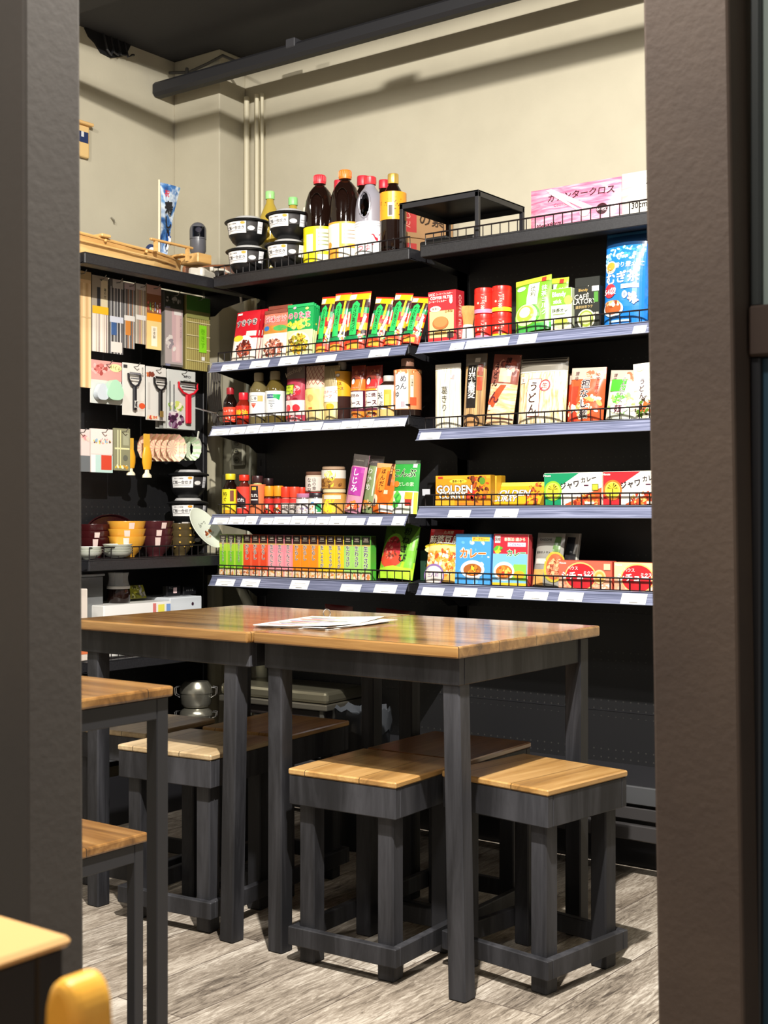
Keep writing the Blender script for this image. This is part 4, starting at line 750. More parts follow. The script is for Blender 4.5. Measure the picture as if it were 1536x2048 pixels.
bottle('sauce_bottle', 'dark sauce bottle with a round white emblem and yellow-orange label', 'bottle', None, -2.7162, 3.42, Z3, 0.2002, .030, 'tall', M('#3a2420', .15), M('#a8a090', .4), .026, .014, (.42, .84, '#e3a21e', [('r', 0, 0, 1, 1, '#e6a622'), ('e', .42, .84, .07, .05, '#2a1c1c'), ('e', .42, .84, .055, .04, '#e9dcd2'), ('t', 'ソース', .44, .3, .1, '#5a1e14', {'b': .04}), ('t', 'ウス', .44, .5, .1, '#5a1e14', {'b': .04})]))
def okono(label, u, c1, c2, big, small, seed, xxh):
    pouch('sauce_squeeze_pack', label, 'bottle', 'squeeze packs of Japanese sauce', xxh, 3.372, Z3, c1, [('r', 0, .74, 1, 1, '#7a3428'), ('s', .6, .87, .35, .1, 14, .1, ['#5a2a22', '#9a4a34', '#a86a4a']), ('p', [(.12, .54), (.88, .54), (.86, .66), (.72, .78), (.42, .82), (.14, .72)], c1), ('e', .32, .72, .15, .2, '#2a1a1a'), ('e', .30, .70, .12, .16, '#f1ece6'), ('t', small, .5, .585, .12, '#f3b08a'), ('r', 0, .53, 1, .56, c2), ('r', 0, .14, 1, .53, '#5a2036'), ('r', .05, .2, .95, .51, '#efe4da'), ('t', big, .48, .44, .22, '#4a1c2c', {'b': .05}), ('t', 'ソース', .46, .30, .27, '#4a1c2c', {'b': .06}), ('r', 0, 0, 1, .15, c2), ('s', .5, .08, .4, .08, 14, .16, [c1, '#f0d0a0', '#7a2020'])], 0, 0, .045, True, seed)
okono('orange squeeze pack of okonomi sauce reading 好みソース', 710, '#e8702a', '#e8862e', 'お好み', 'OTAFUKU', 34, (-2.6549, -2.5985, 0.1802))
okono('red squeeze pack of takoyaki sauce reading たこ焼ソース', 741, '#d92c30', '#e89a2a', 'たこ焼', 'OTAFUKU', 35, (-2.5943, -2.5286, 0.1758))
bottle('tempura_sauce_bottle', 'short bottle with a grey cap and white label reading 天ぷら', 'bottle', None, -2.4984, 3.39, Z3, 0.1386, .0395, 'pet', M('#2a1a14', .15), M('#b4b2ac', .4), .024, .019, (.04, .76, '#efe9df', [('r', .44, .25, .60, .85, '#e8a43a'), ('r', .47, .3, .55, .7, '#f0d85a'), ('t', '天', .34, .66, .15, '#1f1a22', {'b': .03}), ('v', 'ぷら', .36, .50, .11, '#1f1a22', {'b': .02}), ('r', .2, .0, .8, .22, '#cfae6a'), ('r', .64, .3, .68, .8, '#7a6a5a')]), rz=.42)
bottle('noodle_soup_bottle', 'tall bottle with a brown cap and white label reading めんつゆ', 'bottle', None, -2.4209, 3.385, Z3, 0.1880, .044, 'pet', M('#20140f', .12), M('#8a6450', .5), .028, .021, (.12, .80, '#dfa070', [('r', .0, 0, 1, 1, '#dc8a58'), ('r', .28, .02, .56, .93, '#f2efea'), ('v', 'めん', .47, .86, .135, '#24202a', {'b': .025}), ('v', 'つゆ', .34, .64, .125, '#24202a', {'b': .025}), ('r', .42, .06, .5, .2, '#e2a0a8'), ('r', .59, .1, .72, .3, '#d8502c'), ('r', .60, .3, .66, .85, '#e9dcc0'), ('v', '二倍濃縮', .63, .82, .045, '#4a3a2a'), ('s', .5, .95, .45, .03, 20, .04, ['#e8c89a', '#b8703a'])]), rz=.42)

# ------------------------------------------------------------------ THIRD SHELF, RIGHT BAY
Z3R = DK['r3R']
pouch('noodle_pack', 'pale clear pack of straight dry noodles reading 葛きり', 'pouch', None, (-2.3121, -2.2160, 0.2056), 3.37, Z3R, DRYNOODLE, [('r', 0, .93, 1, 1, '#cfc9ba'), ('r', 0, .9, 1, .915, '#e9e5d8'), ('v', '葛きり', .46, .66, .27, '#2a2a22', {'b': .0}), ('s', .78, .8, .1, .1, 5, .08, ['#d89a9a', '#e8d0c8'])], .0, .0, .03, True, 41)
pouch('noodle_pack', 'brown soba pack with a black panel reading 山芋蕎麦', 'pouch', None, (-2.2086, -2.1316, 0.2299), 3.37, Z3R, noisy('soba_pack_film', [(.4, '#8a6a48'), (.55, '#b8935f'), (.7, '#d8b888')], 40, .25, 2, (5, 1, .1)), [('r', 0, .83, 1, 1, '#6f675c'), ('r', .5, .88, .74, .94, '#c9c2b6'), ('r', .20, .26, .66, .84, '#1e1a18'), ('v', '山芋蕎麦', .44, .82, .36, '#f4efe4', {'b': .03, 'st': .88}), ('r', .68, .5, .9, .68, '#c8472c'), ('r', .70, .7, .9, .85, '#8a3a24'), ('e', .45, .08, .4, .3, '#3a2a20'), ('e', .45, .07, .32, .2, '#b88a5a')], .01, .03, .03, True, 42)
pouch('noodle_pack', 'pinkish udon pack leaning right with brush writing', 'pouch', None, (-2.1292, -2.0329, 0.2188), 3.372, Z3R, noisy('udon_pack_film', [(.4, '#d8a878'), (.5, '#ecc69a'), (.65, '#f4dcbe')], 20, .25, 2, (1, 1, 6)), [('r', 0, .58, 1, 1, '#8a5044'), ('s', .5, .8, .46, .2, 20, .2, ['#a4503e', '#6a3a34', '#c9907a']), ('r', .38, .6, .8, .8, '#c8b896'), ('v', '讃岐', .62, .96, .2, '#2a1a1a', {'b': .02}), ('v', 'うどん', .24, .86, .24, '#2a1418', {'b': .03}), ('p', [(0, .3), (.5, .56), (.7, .56), (.3, .24)], '#c8502e'), ('t', 'ん', .3, .38, .42, '#5a1e2a', {'b': .03}), ('r', .1, .2, .2, .27, '#f4f0e8'), ('r', 0, .08, 1, .1, '#4a2a22')], .02, .10, .035, True, 43)
pouch('noodle_pack', 'large clear zip bag of curly udon reading うどん', 'pouch', None, (-2.0146, -1.8528, 0.1989), 3.362, Z3R, NOODLE, [('r', 0, .80, 1, 1, '#7c776c'), ('r', .02, .97, .98, .99, '#2a2622'), ('r', .02, .93, .98, .945, '#3a342e'), ('r', .02, .88, .98, .9, '#a8a294'), ('r', .0, .78, 1, .8, '#d8d2c2'), ('r', .25, .10, .54, .68, '#8a1f2a'), ('r', .26, .11, .53, .672, '#efe7d2'), ('v', 'うどん', .39, .64, .2, '#3a1a1a', {'b': .035}), ('e', .62, .57, .11, .11, '#a8323a'), ('e', .62, .57, .085, .085, '#ecd9c0'), ('t', '生', .62, .57, .11, '#8a242e', {'b': .03}), ('r', .06, .62, .18, .72, '#efe4d0'), ('t', '生', .12, .67, .08, '#7a3a2a')], .015, .02, .06, True, 44)
ND = lambda c1, c2: [('r', 0, .78, 1, 1, '#b8a898'), ('v', '讃岐', .2, .93, .12, '#5a3a3a', {}), ('s', .7, .86, .2, .08, 10, .1, ['#c86a4a', '#e8c8a0']), ('s', .5, .3, .46, .3, 50, .1, [c1, c2, '#f2d8b0', '#f6e8d0'])]
pouch('noodle_pack', 'orange-red noodle pack with bold white-edged brush writing', 'pouch', 'ready noodle packs', (-1.8406, -1.7283, 0.1612), 3.37, Z3R, '#d9542c', [('r', 0, .0, .3, .65, '#d8402a')]+ND('#d8542c', '#f0a05a')+[('v', '担なし麺', .5, .78, .25, '#2a1620', {'b': .04, 'o': '#f4e6d6', 'shift': 0}), ('v', 'ゆずしぼり', .82, .9, .11, '#8a2a1c', {})], .015, .03, .04, True, 45)
pouch('noodle_pack', 'orange-red noodle pack peeking out behind the front orange one', 'pouch', 'ready noodle packs', (-1.8729, -1.7702, 0.1539), 3.42, Z3R, '#c9482c', ND('#c8442c', '#e89a5a'), .01, 0, .03, True, 46)
pouch('noodle_pack', 'green and white noodle pack with dark brush writing', 'pouch', 'ready noodle packs', (-1.7203, -1.6214, 0.1455), 3.37, Z3R, '#d8dcc4', ND('#5ab83a', '#9ad26a')+[('r', .1, .55, .6, .8, '#4aae34'), ('v', 'こんにゃく', .52, .86, .15, '#221a24', {'b': .03, 'o': '#f0eee6'}), ('e', .46, .2, .3, .13, '#efe9dc'), ('t', '麺', .46, .2, .25, '#5a1a30', {'b': .04})], .02, .06, .04, True, 47)
pouch('noodle_pack', 'white and brown udon pack cut off by the right doorway post', 'pouch', 'ready noodle packs', (-1.6307, -1.5331, 0.1625), 3.372, Z3R, '#e9e2d2', [('r', 0, .5, 1, .9, '#e4dcc6'), ('s', .5, .2, .45, .26, 40, .11, ['#c8622c', '#5a7a2a', '#f0e0c0', '#3a2a1a']), ('v', 'うどん', .36, .72, .2, '#3a1c22', {'b': .04, 'o': '#f8f4ec'}), ('v', '山菜', .72, .9, .24, '#3a1c22', {'b': .03}), ('e', .25, .9, .13, .08, '#cfd8a8')], .01, -.05, .04, True, 48)

# ------------------------------------------------------------------ FOURTH SHELF, LEFT BAY
Z4 = DK['r4L']; Y4 = 3.385
bottle('sauce_bottle', 'small dark bottle with a yellow cap and bright yellow label', 'bottle', None, -3.1989, Y4, Z4, 0.1457, .0295, 'squat', SOY, M('#dccb2c', .35), .021, .0185, (.03, .62, '#e9d82a', [('r', 0, 0, 1, 1, '#ecdc2c'), ('v', '特ぐ', .40, .9, .15, '#1f1a10', {'b': .03}), ('r', .56, .5, .68, .95, '#7a4a3a'), ('r', .3, 0, .7, .15, '#d8a02a')]))
bottle('sauce_bottle', 'small bottle with a bright red cap and red, black and white label', 'bottle', None, -3.1324, Y4, Z4, 0.1410, .0275, 'squat', M('#5a1e16', .15), M('#e0321f', .35), .021, .0185, (.03, .70, '#d8382c', [('r', 0, 0, 1, 1, '#dd4436'), ('p', [(.3, .9), (.62, .55), (.62, .2), (.3, .2)], '#2a1620'), ('t', 'だれ', .44, .5, .14, '#f0e6e0', {'b': .04}), ('r', .3, .2, .64, .24, '#f0e6e0')]))
bottle('sauce_bottle', 'small dark-capped bottle with an orange and dark crest label', 'bottle', None, -3.0682, Y4, Z4, 0.1363, .0285, 'squat', M('#d8cf8a', .15), M('#3a2022', .3), .024, .019, (.03, .78, '#de7040', [('r', 0, 0, 1, 1, '#e07a4c'), ('p', [(.33, .95), (.58, .95), (.6, .35), (.455, .25), (.31, .35)], '#2a1a20'), ('t', 'たれ', .455, .62, .12, '#f0e8e0', {'b': .04}), ('r', .38, .8, .52, .9, '#d8b03a'), ('r', .34, .45, .57, .49, '#e8e0d8')]))
bottle('sauce_bottle', 'dark capped little bottle standing behind the crest-labelled one', 'bottle', None, -3.0935, 3.47, Z4, 0.1299, .024, 'squat', M('#3a2022', .2), M('#2c1a1c', .3), .024, .018)
for u0, u1, lb in ((530, 547, 'small chili spice bottle with an orange cap, left of two'), (549, 566, 'small chili spice bottle with an orange cap, right of two')):
    pass
bottle('spice_bottle', 'small chili spice bottle with a rounded orange cap, left of the two', 'bottle', None, -3.0143, 3.385, Z4, .100, .0175, 'mini', M('#5a2418', .2), M('#ee9420', .35), .036, .0175, (.05, .56, '#d8352c', [('r', 0, .4, 1, 1, '#c8342c'), ('e', .45, .5, .10, .10, '#f0dcc8'), ('s', .45, .2, .2, .1, 12, .08, ['#e8a03a', '#f0e0d0', '#3a1a14'])]))
bottle('spice_bottle', 'small chili spice bottle with a rounded orange cap, right of the two', 'bottle', None, -2.9715, 3.385, Z4, .100, .0175, 'mini', M('#5a2418', .2), M('#ee9420', .35), .036, .0175, (.05, .56, '#d8352c', [('r', 0, .4, 1, 1, '#c8342c'), ('e', .45, .5, .10, .10, '#f0dcc8'), ('s', .45, .2, .2, .1, 12, .08, ['#e8a03a', '#f0e0d0', '#3a1a14'])]))
def redcap(label, x, yy, h, capc): 
    return bottle('spice_bottle', label, 'bottle', 'little red-capped spice bottles', x, yy, Z4, h, .0175, 'mini', M('#c9a898', .2), M(capc, .35), h*.38, .0175, (.05, .58, '#e0d2c8', [('r', 0, .7, 1, 1, '#d83a34'), ('t', '七味', .45, .4, .22, '#3a2422', {'b': .03}), ('r', .3, 0, .6, .14, '#b8b0a8')]))
redcap('red-capped spice bottle, leftmost of the little red-capped row', -2.9372, 3.385, 0.0961, '#e23a22')
redcap('red-capped spice bottle with a white strip on its cap, second of the row', -2.8986, 3.385, 0.0956, '#e8452c')
redcap('red-capped spice bottle behind the pink-lidded jar, third of the row', -2.9242, 3.455, 0.0953, '#e23a22')
redcap('red-capped spice bottle furthest right of the little red-capped row', -2.8901, 3.455, 0.0932, '#e8452c')
def jar(name, label, x, y, z, h, r, body, lidc, lidh, prints, base, group='small food jars', lab=(.06, .74)):
    return bottle(name, label, 'jar', group, x, y, z, h, r, 'jar', body, M(lidc, .35), lidh, r*.95, (lab[0], lab[1], base, prints))
jar('food_jar', 'low jar with a pink and purple lid and grey printed label', -2.8454, 3.375, Z4, .072, .0285, M('#6a5a5a', .2), '#b87a9c', .014, [('t', '海苔つくだ', .45, .6, .075, '#4a3a44', {'b': .03}), ('s', .45, .25, .3, .1, 20, .04, ['#8a7a9a', '#c8b8a8'])], '#dcd4d2')
jar('food_jar', 'low jar with a black lid and blue and green label', -2.7914, 3.375, Z4, .074, .0275, M('#3a3434', .2), '#2a2026', .018, [('e', .42, .7, .06, .03, '#5a8ac0'), ('r', .5, .1, .7, .6, '#2a9a5a'), ('s', .4, .25, .2, .1, 12, .05, ['#d88a4a', '#f0e8d8'])], '#e2ddd4')
jar('pickle_jar', 'jar with a red lid behind the low jars, holding up the brown-lidded jar', -2.8613, 3.45, Z4, .078, .031, M('#b8a488', .2), '#c83a34', .014, [], '#cfc4b4')
jar('pickle_jar', 'brown-lidded jar with handwritten style label stacked on a red-lidded jar', -2.8613, 3.45, Z4+.0785, 0.0696, .033, M('#c9b8a4', .2), '#6a4a3a', .012, [('v', 'なめ茸', .40, .95, .13, '#4a3434', {'b': .02}), ('v', '山の幸', .54, .95, .11, '#5a4444', {})], '#d8cec2')
jar('pickle_jar', 'wide jar of brown pickles with a yellow flower label, lower of two', -2.7228, 3.385, Z4, .085, .0405, M('#b07a3a', .12), '#d9c9a0', .012, [('s', .45, .35, .12, .3, 9, .13, ['#e8d21e', '#f2e23c']), ('r', .3, .75, .7, .95, '#d9cdb8')], '#c99a4a', lab=(.05, .8))
jar('pickle_jar', 'wide jar of brown pickles with a yellow flower label, upper of two', -2.7300, 3.39, Z4+.0855, 0.0753, .0405, M('#8a5a2a', .12), '#a58a70', .010, [('r', 0, .55, 1, 1, '#d9d4c6'), ('s', .48, .5, .10, .24, 8, .12, ['#e2c81e', '#eedc3c']), ('s', .45, .2, .34, .16, 14, .09, ['#6a4420', '#a87838'])], '#a8783a', lab=(.03, .84))
DS = 'stock and soup pouches'
pouch('dashi_pouch', 'purple clear-topped pouch reading しじみ, leaning right', 'pouch', DS, (-2.6785, -2.6133, 0.1958), 3.37, Z4, '#c88aa0', [('r', 0, .80, 1, 1, '#4a4440'), ('t', 'marukome', .5, .9, .12, '#8a8278'), ('r', .14, .3, .92, .78, '#a83a94'), ('v', 'しじみ', .52, .76, .40, '#f4eef4', {'b': .03}), ('s', .5, .12, .44, .2, 30, .13, ['#e8843a', '#f0d8b8', '#c84a2a']), ('r', .0, .0, .1, .78, '#d8a0b0')], .02, .13, .03, True, 51)
pouch('dashi_pouch', 'grey-green pouch reading わかめ, behind the orange one', 'pouch', DS, (-2.6479, -2.5830, 0.1932), 3.42, Z4, '#8a9a6a', [('r', 0, .82, 1, 1, '#5a5450'), ('t', 'Japan', .5, .9, .2, '#9a8a84'), ('v', 'わかめ', .36, .80, .40, '#eef0e2', {'b': .02}), ('r', .7, .3, .76, .8, '#e2e6cc'), ('s', .5, .14, .44, .2, 30, .13, ['#e8943a', '#2a3a1a', '#f0c89a'])], .015, .12, .03, True, 52)
pouch('dashi_pouch', 'bright orange stock pouch with a dark side strip, between the two green ones', 'pouch', DS, (-2.5642, -2.4710, 0.1627), 3.368, Z4, '#e06a1e', [('r', 0, .9, 1, 1, '#e8a06a'), ('e', .55, .5, .46, .75, '#ee8a2a'), ('e', .55, .5, .38, .62, '#e2651a'), ('r', .24, .45, .56, .92, '#f08a30'), ('v', 'ほんだし', .40, .90, .21, '#3a1a10', {'b': .03}), ('r', .66, .55, .78, 1, '#4a2418'), ('v', '北海道', .72, .95, .09, '#e8b070', {}), ('e', .16, .25, .16, .2, '#eedcb8'), ('e', .16, .2, .05, .14, '#4a4450'), ('r', .4, .02, 1, .16, '#f0e4da'), ('r', .56, .38, .72, .46, '#e8c8a8')], .015, .07, .035, True, 53)
pouch('dashi_pouch', 'green and white pouch reading こんぶ, at the shelf end', 'pouch', DS, (-2.4795, -2.3807, 0.1727), 3.366, Z4, '#2f9a3e', [('r', 0, .93, 1, 1, '#5a6a58'), ('r', 0, 0, 1, .42, '#e2ead2'), ('r', 0, 0, .5, .2, '#eef0e6'), ('t', 'こんぶ', .48, .76, .30, '#0f2a16', {'b': .035, 'o': '#bfe0b0'}), ('t', 'だしの素', .58, .55, .15, '#cfe8c4', {}), ('e', .2, .55, .12, .1, '#d87a2a'), ('s', .24, .25, .13, .22, 16, .14, ['#2f9a3a', '#5ac04a']), ('r', .58, .27, .86, .40, '#d9a92a'), ('r', .6, .15, .84, .27, '#a8342a'), ('r', .9, .0, 1, .4, '#e8d24a'), ('r', .78, .86, .93, .93, '#e2f0da')], .015, .02, .03, True, 54)

# ------------------------------------------------------------------ FOURTH SHELF, RIGHT BAY
Z4R = DK['r4R']
GC = [('r', 0, .9, 1, 1, '#d9a22a'), ('s', .76, .6, .2, .28, 60, .05, ['#7a3a1a', '#b8501e', '#d87a2a', '#4a2010', '#c8342a']), ('e', .42, .82, .16, .035, '#e8d040'), ('t', '最高の香り', .42, .82, .045, '#4a2a10', {'b': .02}), ('e', .86, .82, .055, .055, '#5a8a2a'), ('t', 'GOLDEN', .35, .56, .165, '#f8f2dc', {'b': .05, 'o': '#3a2414'}), ('t', 'CURRY', .32, .36, .155, '#f8f2dc', {'b': .05, 'o': '#3a2414'}), ('r', 0, 0, .36, .2, '#e8a82a'), ('r', .4, 0, .9, .12, '#c87a2a'), ('r', .05, .92, .14, .98, '#c8342a')]
xa, xb, hh = (-2.2991, -2.0960, 0.0970)
carton('curry_roux_box', 'orange and yellow curry box with big white lettering, front standing one', 'box', 'orange and yellow curry boxes', (xa, xb, hh), 3.365, Z4R, '#e28f1e', '#b8801e', GC, [('r', 0, 0, 1, 1, '#a87a1c')], depth=.026)
carton('curry_roux_box', 'orange and yellow curry box right behind the front standing one', 'box', 'orange and yellow curry boxes', (xa+.004, xb+.004, hh-.002), 3.394, Z4R, '#e0b03a', '#b8901e', [], [('r', 0, 0, 1, 1, '#c89a2a')], depth=.026)
carton('curry_roux_box', 'orange and yellow curry box at the back of the standing file of three', 'box', 'orange and yellow curry boxes', (xa+.002, xb+.002, hh-.001), 3.423, Z4R, '#e0b03a', '#b8901e', [], [('r', 0, 0, 1, 1, '#b8861c')], depth=.026)
xa, xb, hh = (-2.1124, -1.9365, 0.0781)
carton('curry_roux_box', 'orange and yellow curry box tipped back with its face slanting, beside the green curry box', 'box', 'orange and yellow curry boxes', (xa, xb, hh*1.15), 3.38, Z4R, '#e0a01e', '#c8a02a', [('r', 0, .84, 1, 1, '#e8c84a'), ('s', .82, .5, .16, .3, 40, .06, ['#7a3a1a', '#d8502a', '#e8922a']), ('t', 'GOLDEN', .37, .55, .17, '#f8f2dc', {'b': .05, 'o': '#3a2414', 'sx': 1.1}), ('t', 'CURRY', .28, .30, .15, '#f8f2dc', {'b': .05, 'o': '#3a2414'})], depth=.026, lean=.05)
def JV(c, oc): return [('r', 0, .0, 1, 1, c), ('p', [(.30, .0), (.30, .62), (.62, 1), (1, 1), (1, 0)], '#eee8da'), ('p', [(.38, .06), (1, .55), (1, 0), (.36, 0)], '#d8542a'), ('s', .72, .16, .26, .12, 60, .035, ['#e0772a', '#c8402a', '#f0c070', '#8a2c1a']), ('p', [(.30, .28), (.33, .22), (1, .62), (1, .74)], '#f4f0e4'), ('t', 'ジャワ', .45, .63, .118, '#2a2226', {'b': .045, 'rot': .16}), ('t', 'カレー', .78, .81, .092, '#2a2226', {'b': .04, 'rot': .16}), ('r', .70, .60, .78, .635, '#4a1c3a'), ('e', .16, .46, .155, .155, oc), ('e', .16, .46, .125, .125, '#efe05a'), ('e', .16, .46, .105, .105, '#e9d23a')]+[('p', [(.16, .5), (.16+.075*math.cos(t)-.012*math.sin(t), .5+.19*math.sin(t)), (.16+.09*math.cos(t), .47+.2*math.sin(t))], '#3a2a10') for t in [.2, .7, 1.2, 1.9, 2.4, 2.9]]+[('r', .155, .16, .17, .5, '#3a2a10'), ('r', .84, .46, .95, .66, '#4a5a1a'), ('r', .85, .48, .94, .64, '#e0d23a'), ('t', 'House', .06, .93, .05, '#f6f2ea', {'b': .03}), ('r', 0, .28, 1, .31, '#2a1c1c' if False else '#c8482a') if False else ('r', .02, .0, .3, .02, '#c8a02a'), ('r', .72, .05, .88, .12, '#f0ead8')]
carton('curry_roux_box', 'long curry box with a palm tree medallion and a green corner', 'box', 'long curry boxes with palm medallions', (-1.9081, -1.7178, 0.0981), 3.362, Z4R, '#178a5c', '#e6dfd0', JV('#178a5c', '#8fbf2e'), depth=.03)
carton('curry_roux_box', 'long curry box with a palm tree medallion and a red corner', 'box', 'long curry boxes with palm medallions', (-1.7146, -1.5235, 0.0987), 3.362, Z4R, '#c8242c', '#e6dfd0', JV('#cf2830', '#e2702a'), depth=.03)
b = MB(); b.box(-.013, .013, -.001, .001, 0, .02, M('#b9bcc2', .3), 0); tag(b.obj('loose_tag', None, (-2.325, 3.352, Z4R+.036), (.1, 0, .2)), 'small loose grey card clipped on the rail left of the curry boxes', 'card')

# ------------------------------------------------------------------ LOWEST STOCKED SHELF, LEFT BAY
Z5 = DK['r5']
TU = [('green horseradish', '#a8cc3c', '#7ac02c', '粗切りこしょう', '#1a1a14', 3), ('salmon mustard', '#e8603c', '#e0492a', 'からし', '#241414', 3), ('pink garlic', '#e88c98', '#ec9aa2', '生にんにく', '#2a1440', 3), ('orange mustard', '#ee8a28', '#f08c1e', 'からし', '#241414', 3), ('yellow ginger', '#f0c82a', '#f2c61e', '生しょうが', '#1c1a3a', 3), ('light green wasabi', '#9ed06a', '#a4d46c', '生わさび', '#1a2440', 3)]
US = [438.6, 454.3, 470, 486.2, 502.6, 519, 535.5, 552, 568.5, 585, 602, 619, 636, 653, 670, 687.5, 705, 722.5, 742]
WH = ['left one of its three', 'middle one of its three', 'right one of its three']
XS = [-3.2298, -3.1914, -3.1534, -3.1146, -3.0757, -3.0372, -2.9989, -2.9609, -2.9233, -2.8861, -2.8482, -2.8106, -2.7735, -2.7367, -2.7002, -2.6631, -2.6264, -2.5900, -2.5499]
for gi, (nm, c1, c2, txt, tc, cnt) in enumerate(TU):
    for j in range(3):
        q = gi*3+j; X0, X1 = XS[q]+.0006, XS[q+1]-.0010
        top = '#4a4432' if gi == 0 else '#3a2420' if gi != 5 else '#25341e'
        it = [('r', 0, 0, 1, .8, c1), ('r', .1, .18, .9, .60, c2), ('r', 0, .77, 1, .8, '#c8a860'), ('r', 0, .8, 1, 1, top), ('r', .12, .84, .88, .97, '#201616'), ('t', 'S&B', .5, .935, .3, '#c8bca8'), ('r', .2, .87, .8, .882, '#b8a890')]
        n = len(txt); sz = min(.52, .58/n*.143/.0365*.98); it += [('v', txt, .5, .785 if n < 6 else .88, sz, tc, {'b': .035, 'o': '#f6f1e4', 'st': 1.02})]
        it += [('r', 0, 0, 1, .16, '#e9cdb0'), ('s', .5, .08, .42, .25, 14, .2, ['#d88a4a', '#f0e0c8', '#b85a3a' if gi in (1, 5) else '#e8c07a'])]
        carton('seasoning_tube_box', 'slim %s tube carton reading %s, %s' % (nm, txt, WH[j]), 'box', 'slim seasoning tube cartons reading '+txt+' ('+nm+')', (X0, X1, .146), 3.36, Z5, c1, '#5aa83a' if q == 17 else c1, it, [('r', 0, 0, 1, .8, '#4aa83a'), ('r', 0, .8, 1, 1, '#25341e')] if q == 17 else (), depth=.030)
pouch('wasabi_powder_pouch', 'tall green pouch with a red mound and brush writing, at the shelf end', 'pouch', None, (-2.5490, -2.4125, 0.1894), 3.375, Z5, '#5e9a2a', [('r', 0, .62, 1, 1, '#4a6a2c'), ('r', 0, 0, 1, .30, '#a8d62a'), ('p', [(.78, .2), (.98, .2), (1, .95), (.86, .7)], '#7ac03a'), ('e', .40, .40, .34, .55, '#7ab03a'), ('e', .38, .44, .27, .42, '#b8323a'), ('e', .38, .33, .32, .20, '#d84a34'), ('s', .38, .52, .2, .28, 40, .05, ['#a82a30', '#7a3a2c', '#d87a6a']), ('v', '粉わさび', .72, .92, .21, '#1a2418', {'b': .03}), ('p', [(.0, .16), (.5, .22), (1, .17), (1, 0), (0, 0)], '#b4e03a'), ('t', 'N', .3, .82, .14, '#2a3a1c')], .045, .02, .05, True, 61)
b = MB(); b.box(-.018, .018, -.018, .018, 0, .10, M('#3a5a44', .15, 0, .3), .003); tag(b.obj('seasoning_box', None, (-2.41, 3.48, Z5)), 'dim green tinted box in the gap between the two bays', 'box')

# ------------------------------------------------------------------ LOWEST STOCKED SHELF, RIGHT BAY
MP = [('r', 0, .70, 1, 1, '#b01f22'), ('e', .5, .66, .62, .12, '#d8b82a'), ('e', .5, .60, .62, .12, '#e8cf8a'), ('r', 0, 0, 1, .58, '#e6b45a'), ('s', .5, .36, .48, .34, 130, .08, ['#e08a2a', '#f2dc9a', '#c8582a', '#f6ecd0', '#d8a23a']), ('t', '丸美屋', .58, .94, .10, '#e8c8a8'), ('t', '麻婆豆腐', .5, .80, .235, '#e8dcc8', {'b': .045, 'o': '#3a1414'}), ('e', .3, .12, .34, .28, '#8a6aa8'), ('e', .3, .11, .30, .24, '#e8dcd2'), ('t', '三人前', .3, .12, .12, '#7a5a9a')]
pouch('mapo_tofu_pouch', 'red-topped pouch reading 麻婆豆腐 with a picture of tofu', 'pouch', None, (-2.3538, -2.2285, 0.1681), 3.372, Z5, '#b82a22', MP, .03, .02, .03, True, 62)
CB = [('s', .5, .5, .48, .6, 26, .07, ['#a8d4f0', '#e8f2f8', '#6ab4e4']), ('r', .46, .86, .96, .95, '#e8c84a'), ('t', 'ポークカレー', .70, .905, .075, '#c8342c', {'b': .03}), ('t', 'カレー', .5, .62, .26, '#f0702a', {'b': .05, 'o': '#f8f4ea'}), ('e', .5, .30, .34, .22, '#f4f4f2'), ('e', .5, .29, .26, .15, '#a8602a'), ('s', .5, .3, .2, .1, 14, .06, ['#e0822a', '#e8d23a', '#7a3a1a'])]
carton('curry_box', 'light blue children\'s curry box, front one', 'box', 'light blue curry boxes', (-2.2276, -2.0978, 0.1570), 3.365, Z5, '#4a9ad6', '#2a6ab0', CB, [('r', 0, 0, 1, 1, '#3a7abc')], depth=.022, lean=.01)
carton('curry_box', 'light blue curry box right behind the front one', 'box', 'light blue curry boxes', (-2.2417, -2.1093, .155), 3.392, Z5, '#4a9ad6', '#2a5a9a', [], [('r', 0, 0, 1, 1, '#1f4a8a')], depth=.022)
AB = [('r', 0, .62, 1, 1, '#c22a3a'), ('r', .04, .83, .2, .97, '#e8dcd6'), ('t', '国産', .12, .9, .09, '#4a2a2a', {'b': .03}), ('t', '新製法1歳から', .62, .90, .095, '#f4e8c8', {'b': .04}), ('r', .42, .76, .94, .84, '#e8dcf0'), ('t', 'こどもカレー', .68, .80, .07, '#6a2a7a', {'b': .03}), ('s', .14, .7, .1, .06, 10, .08, ['#e8d83a', '#5ab03a']), ('r', 0, 0, 1, .62, '#7ab8e0'), ('t', 'カレー', .68, .64, .19, '#2a8a4a', {'b': .05, 'o': '#f8f2e0'}), ('p', [(.5, .12), (.62, .42), (.98, .42), (.98, .1)], '#8ac84a'), ('e', .34, .28, .30, .24, '#f4efe4'), ('e', .34, .27, .24, .17, '#c8702c'), ('s', .34, .28, .18, .1, 16, .06, ['#e8923a', '#d8402a', '#f0d060']), ('e', .78, .22, .16, .1, '#e8a82a'), ('r', 0, 0, 1, .06, '#e8b82a')]
carton('curry_box', 'red and sky blue children\'s curry box with yellow and red print, front one', 'box', 'red and sky blue curry boxes', (-2.0888, -1.9661, 0.1583), 3.362, Z5, '#c8323a', '#d8c2a8', AB, [('r', 0, 0, 1, 1, '#b83a40')], depth=.022, lean=.01)
carton('curry_box', 'red and sky blue curry box right behind the front one', 'box', 'red and sky blue curry boxes', (-2.0990, -1.9738, .150), 3.39, Z5, '#c8323a', '#b8a08a', [], [('r', 0, 0, 1, 1, '#a83a3c')], depth=.022)
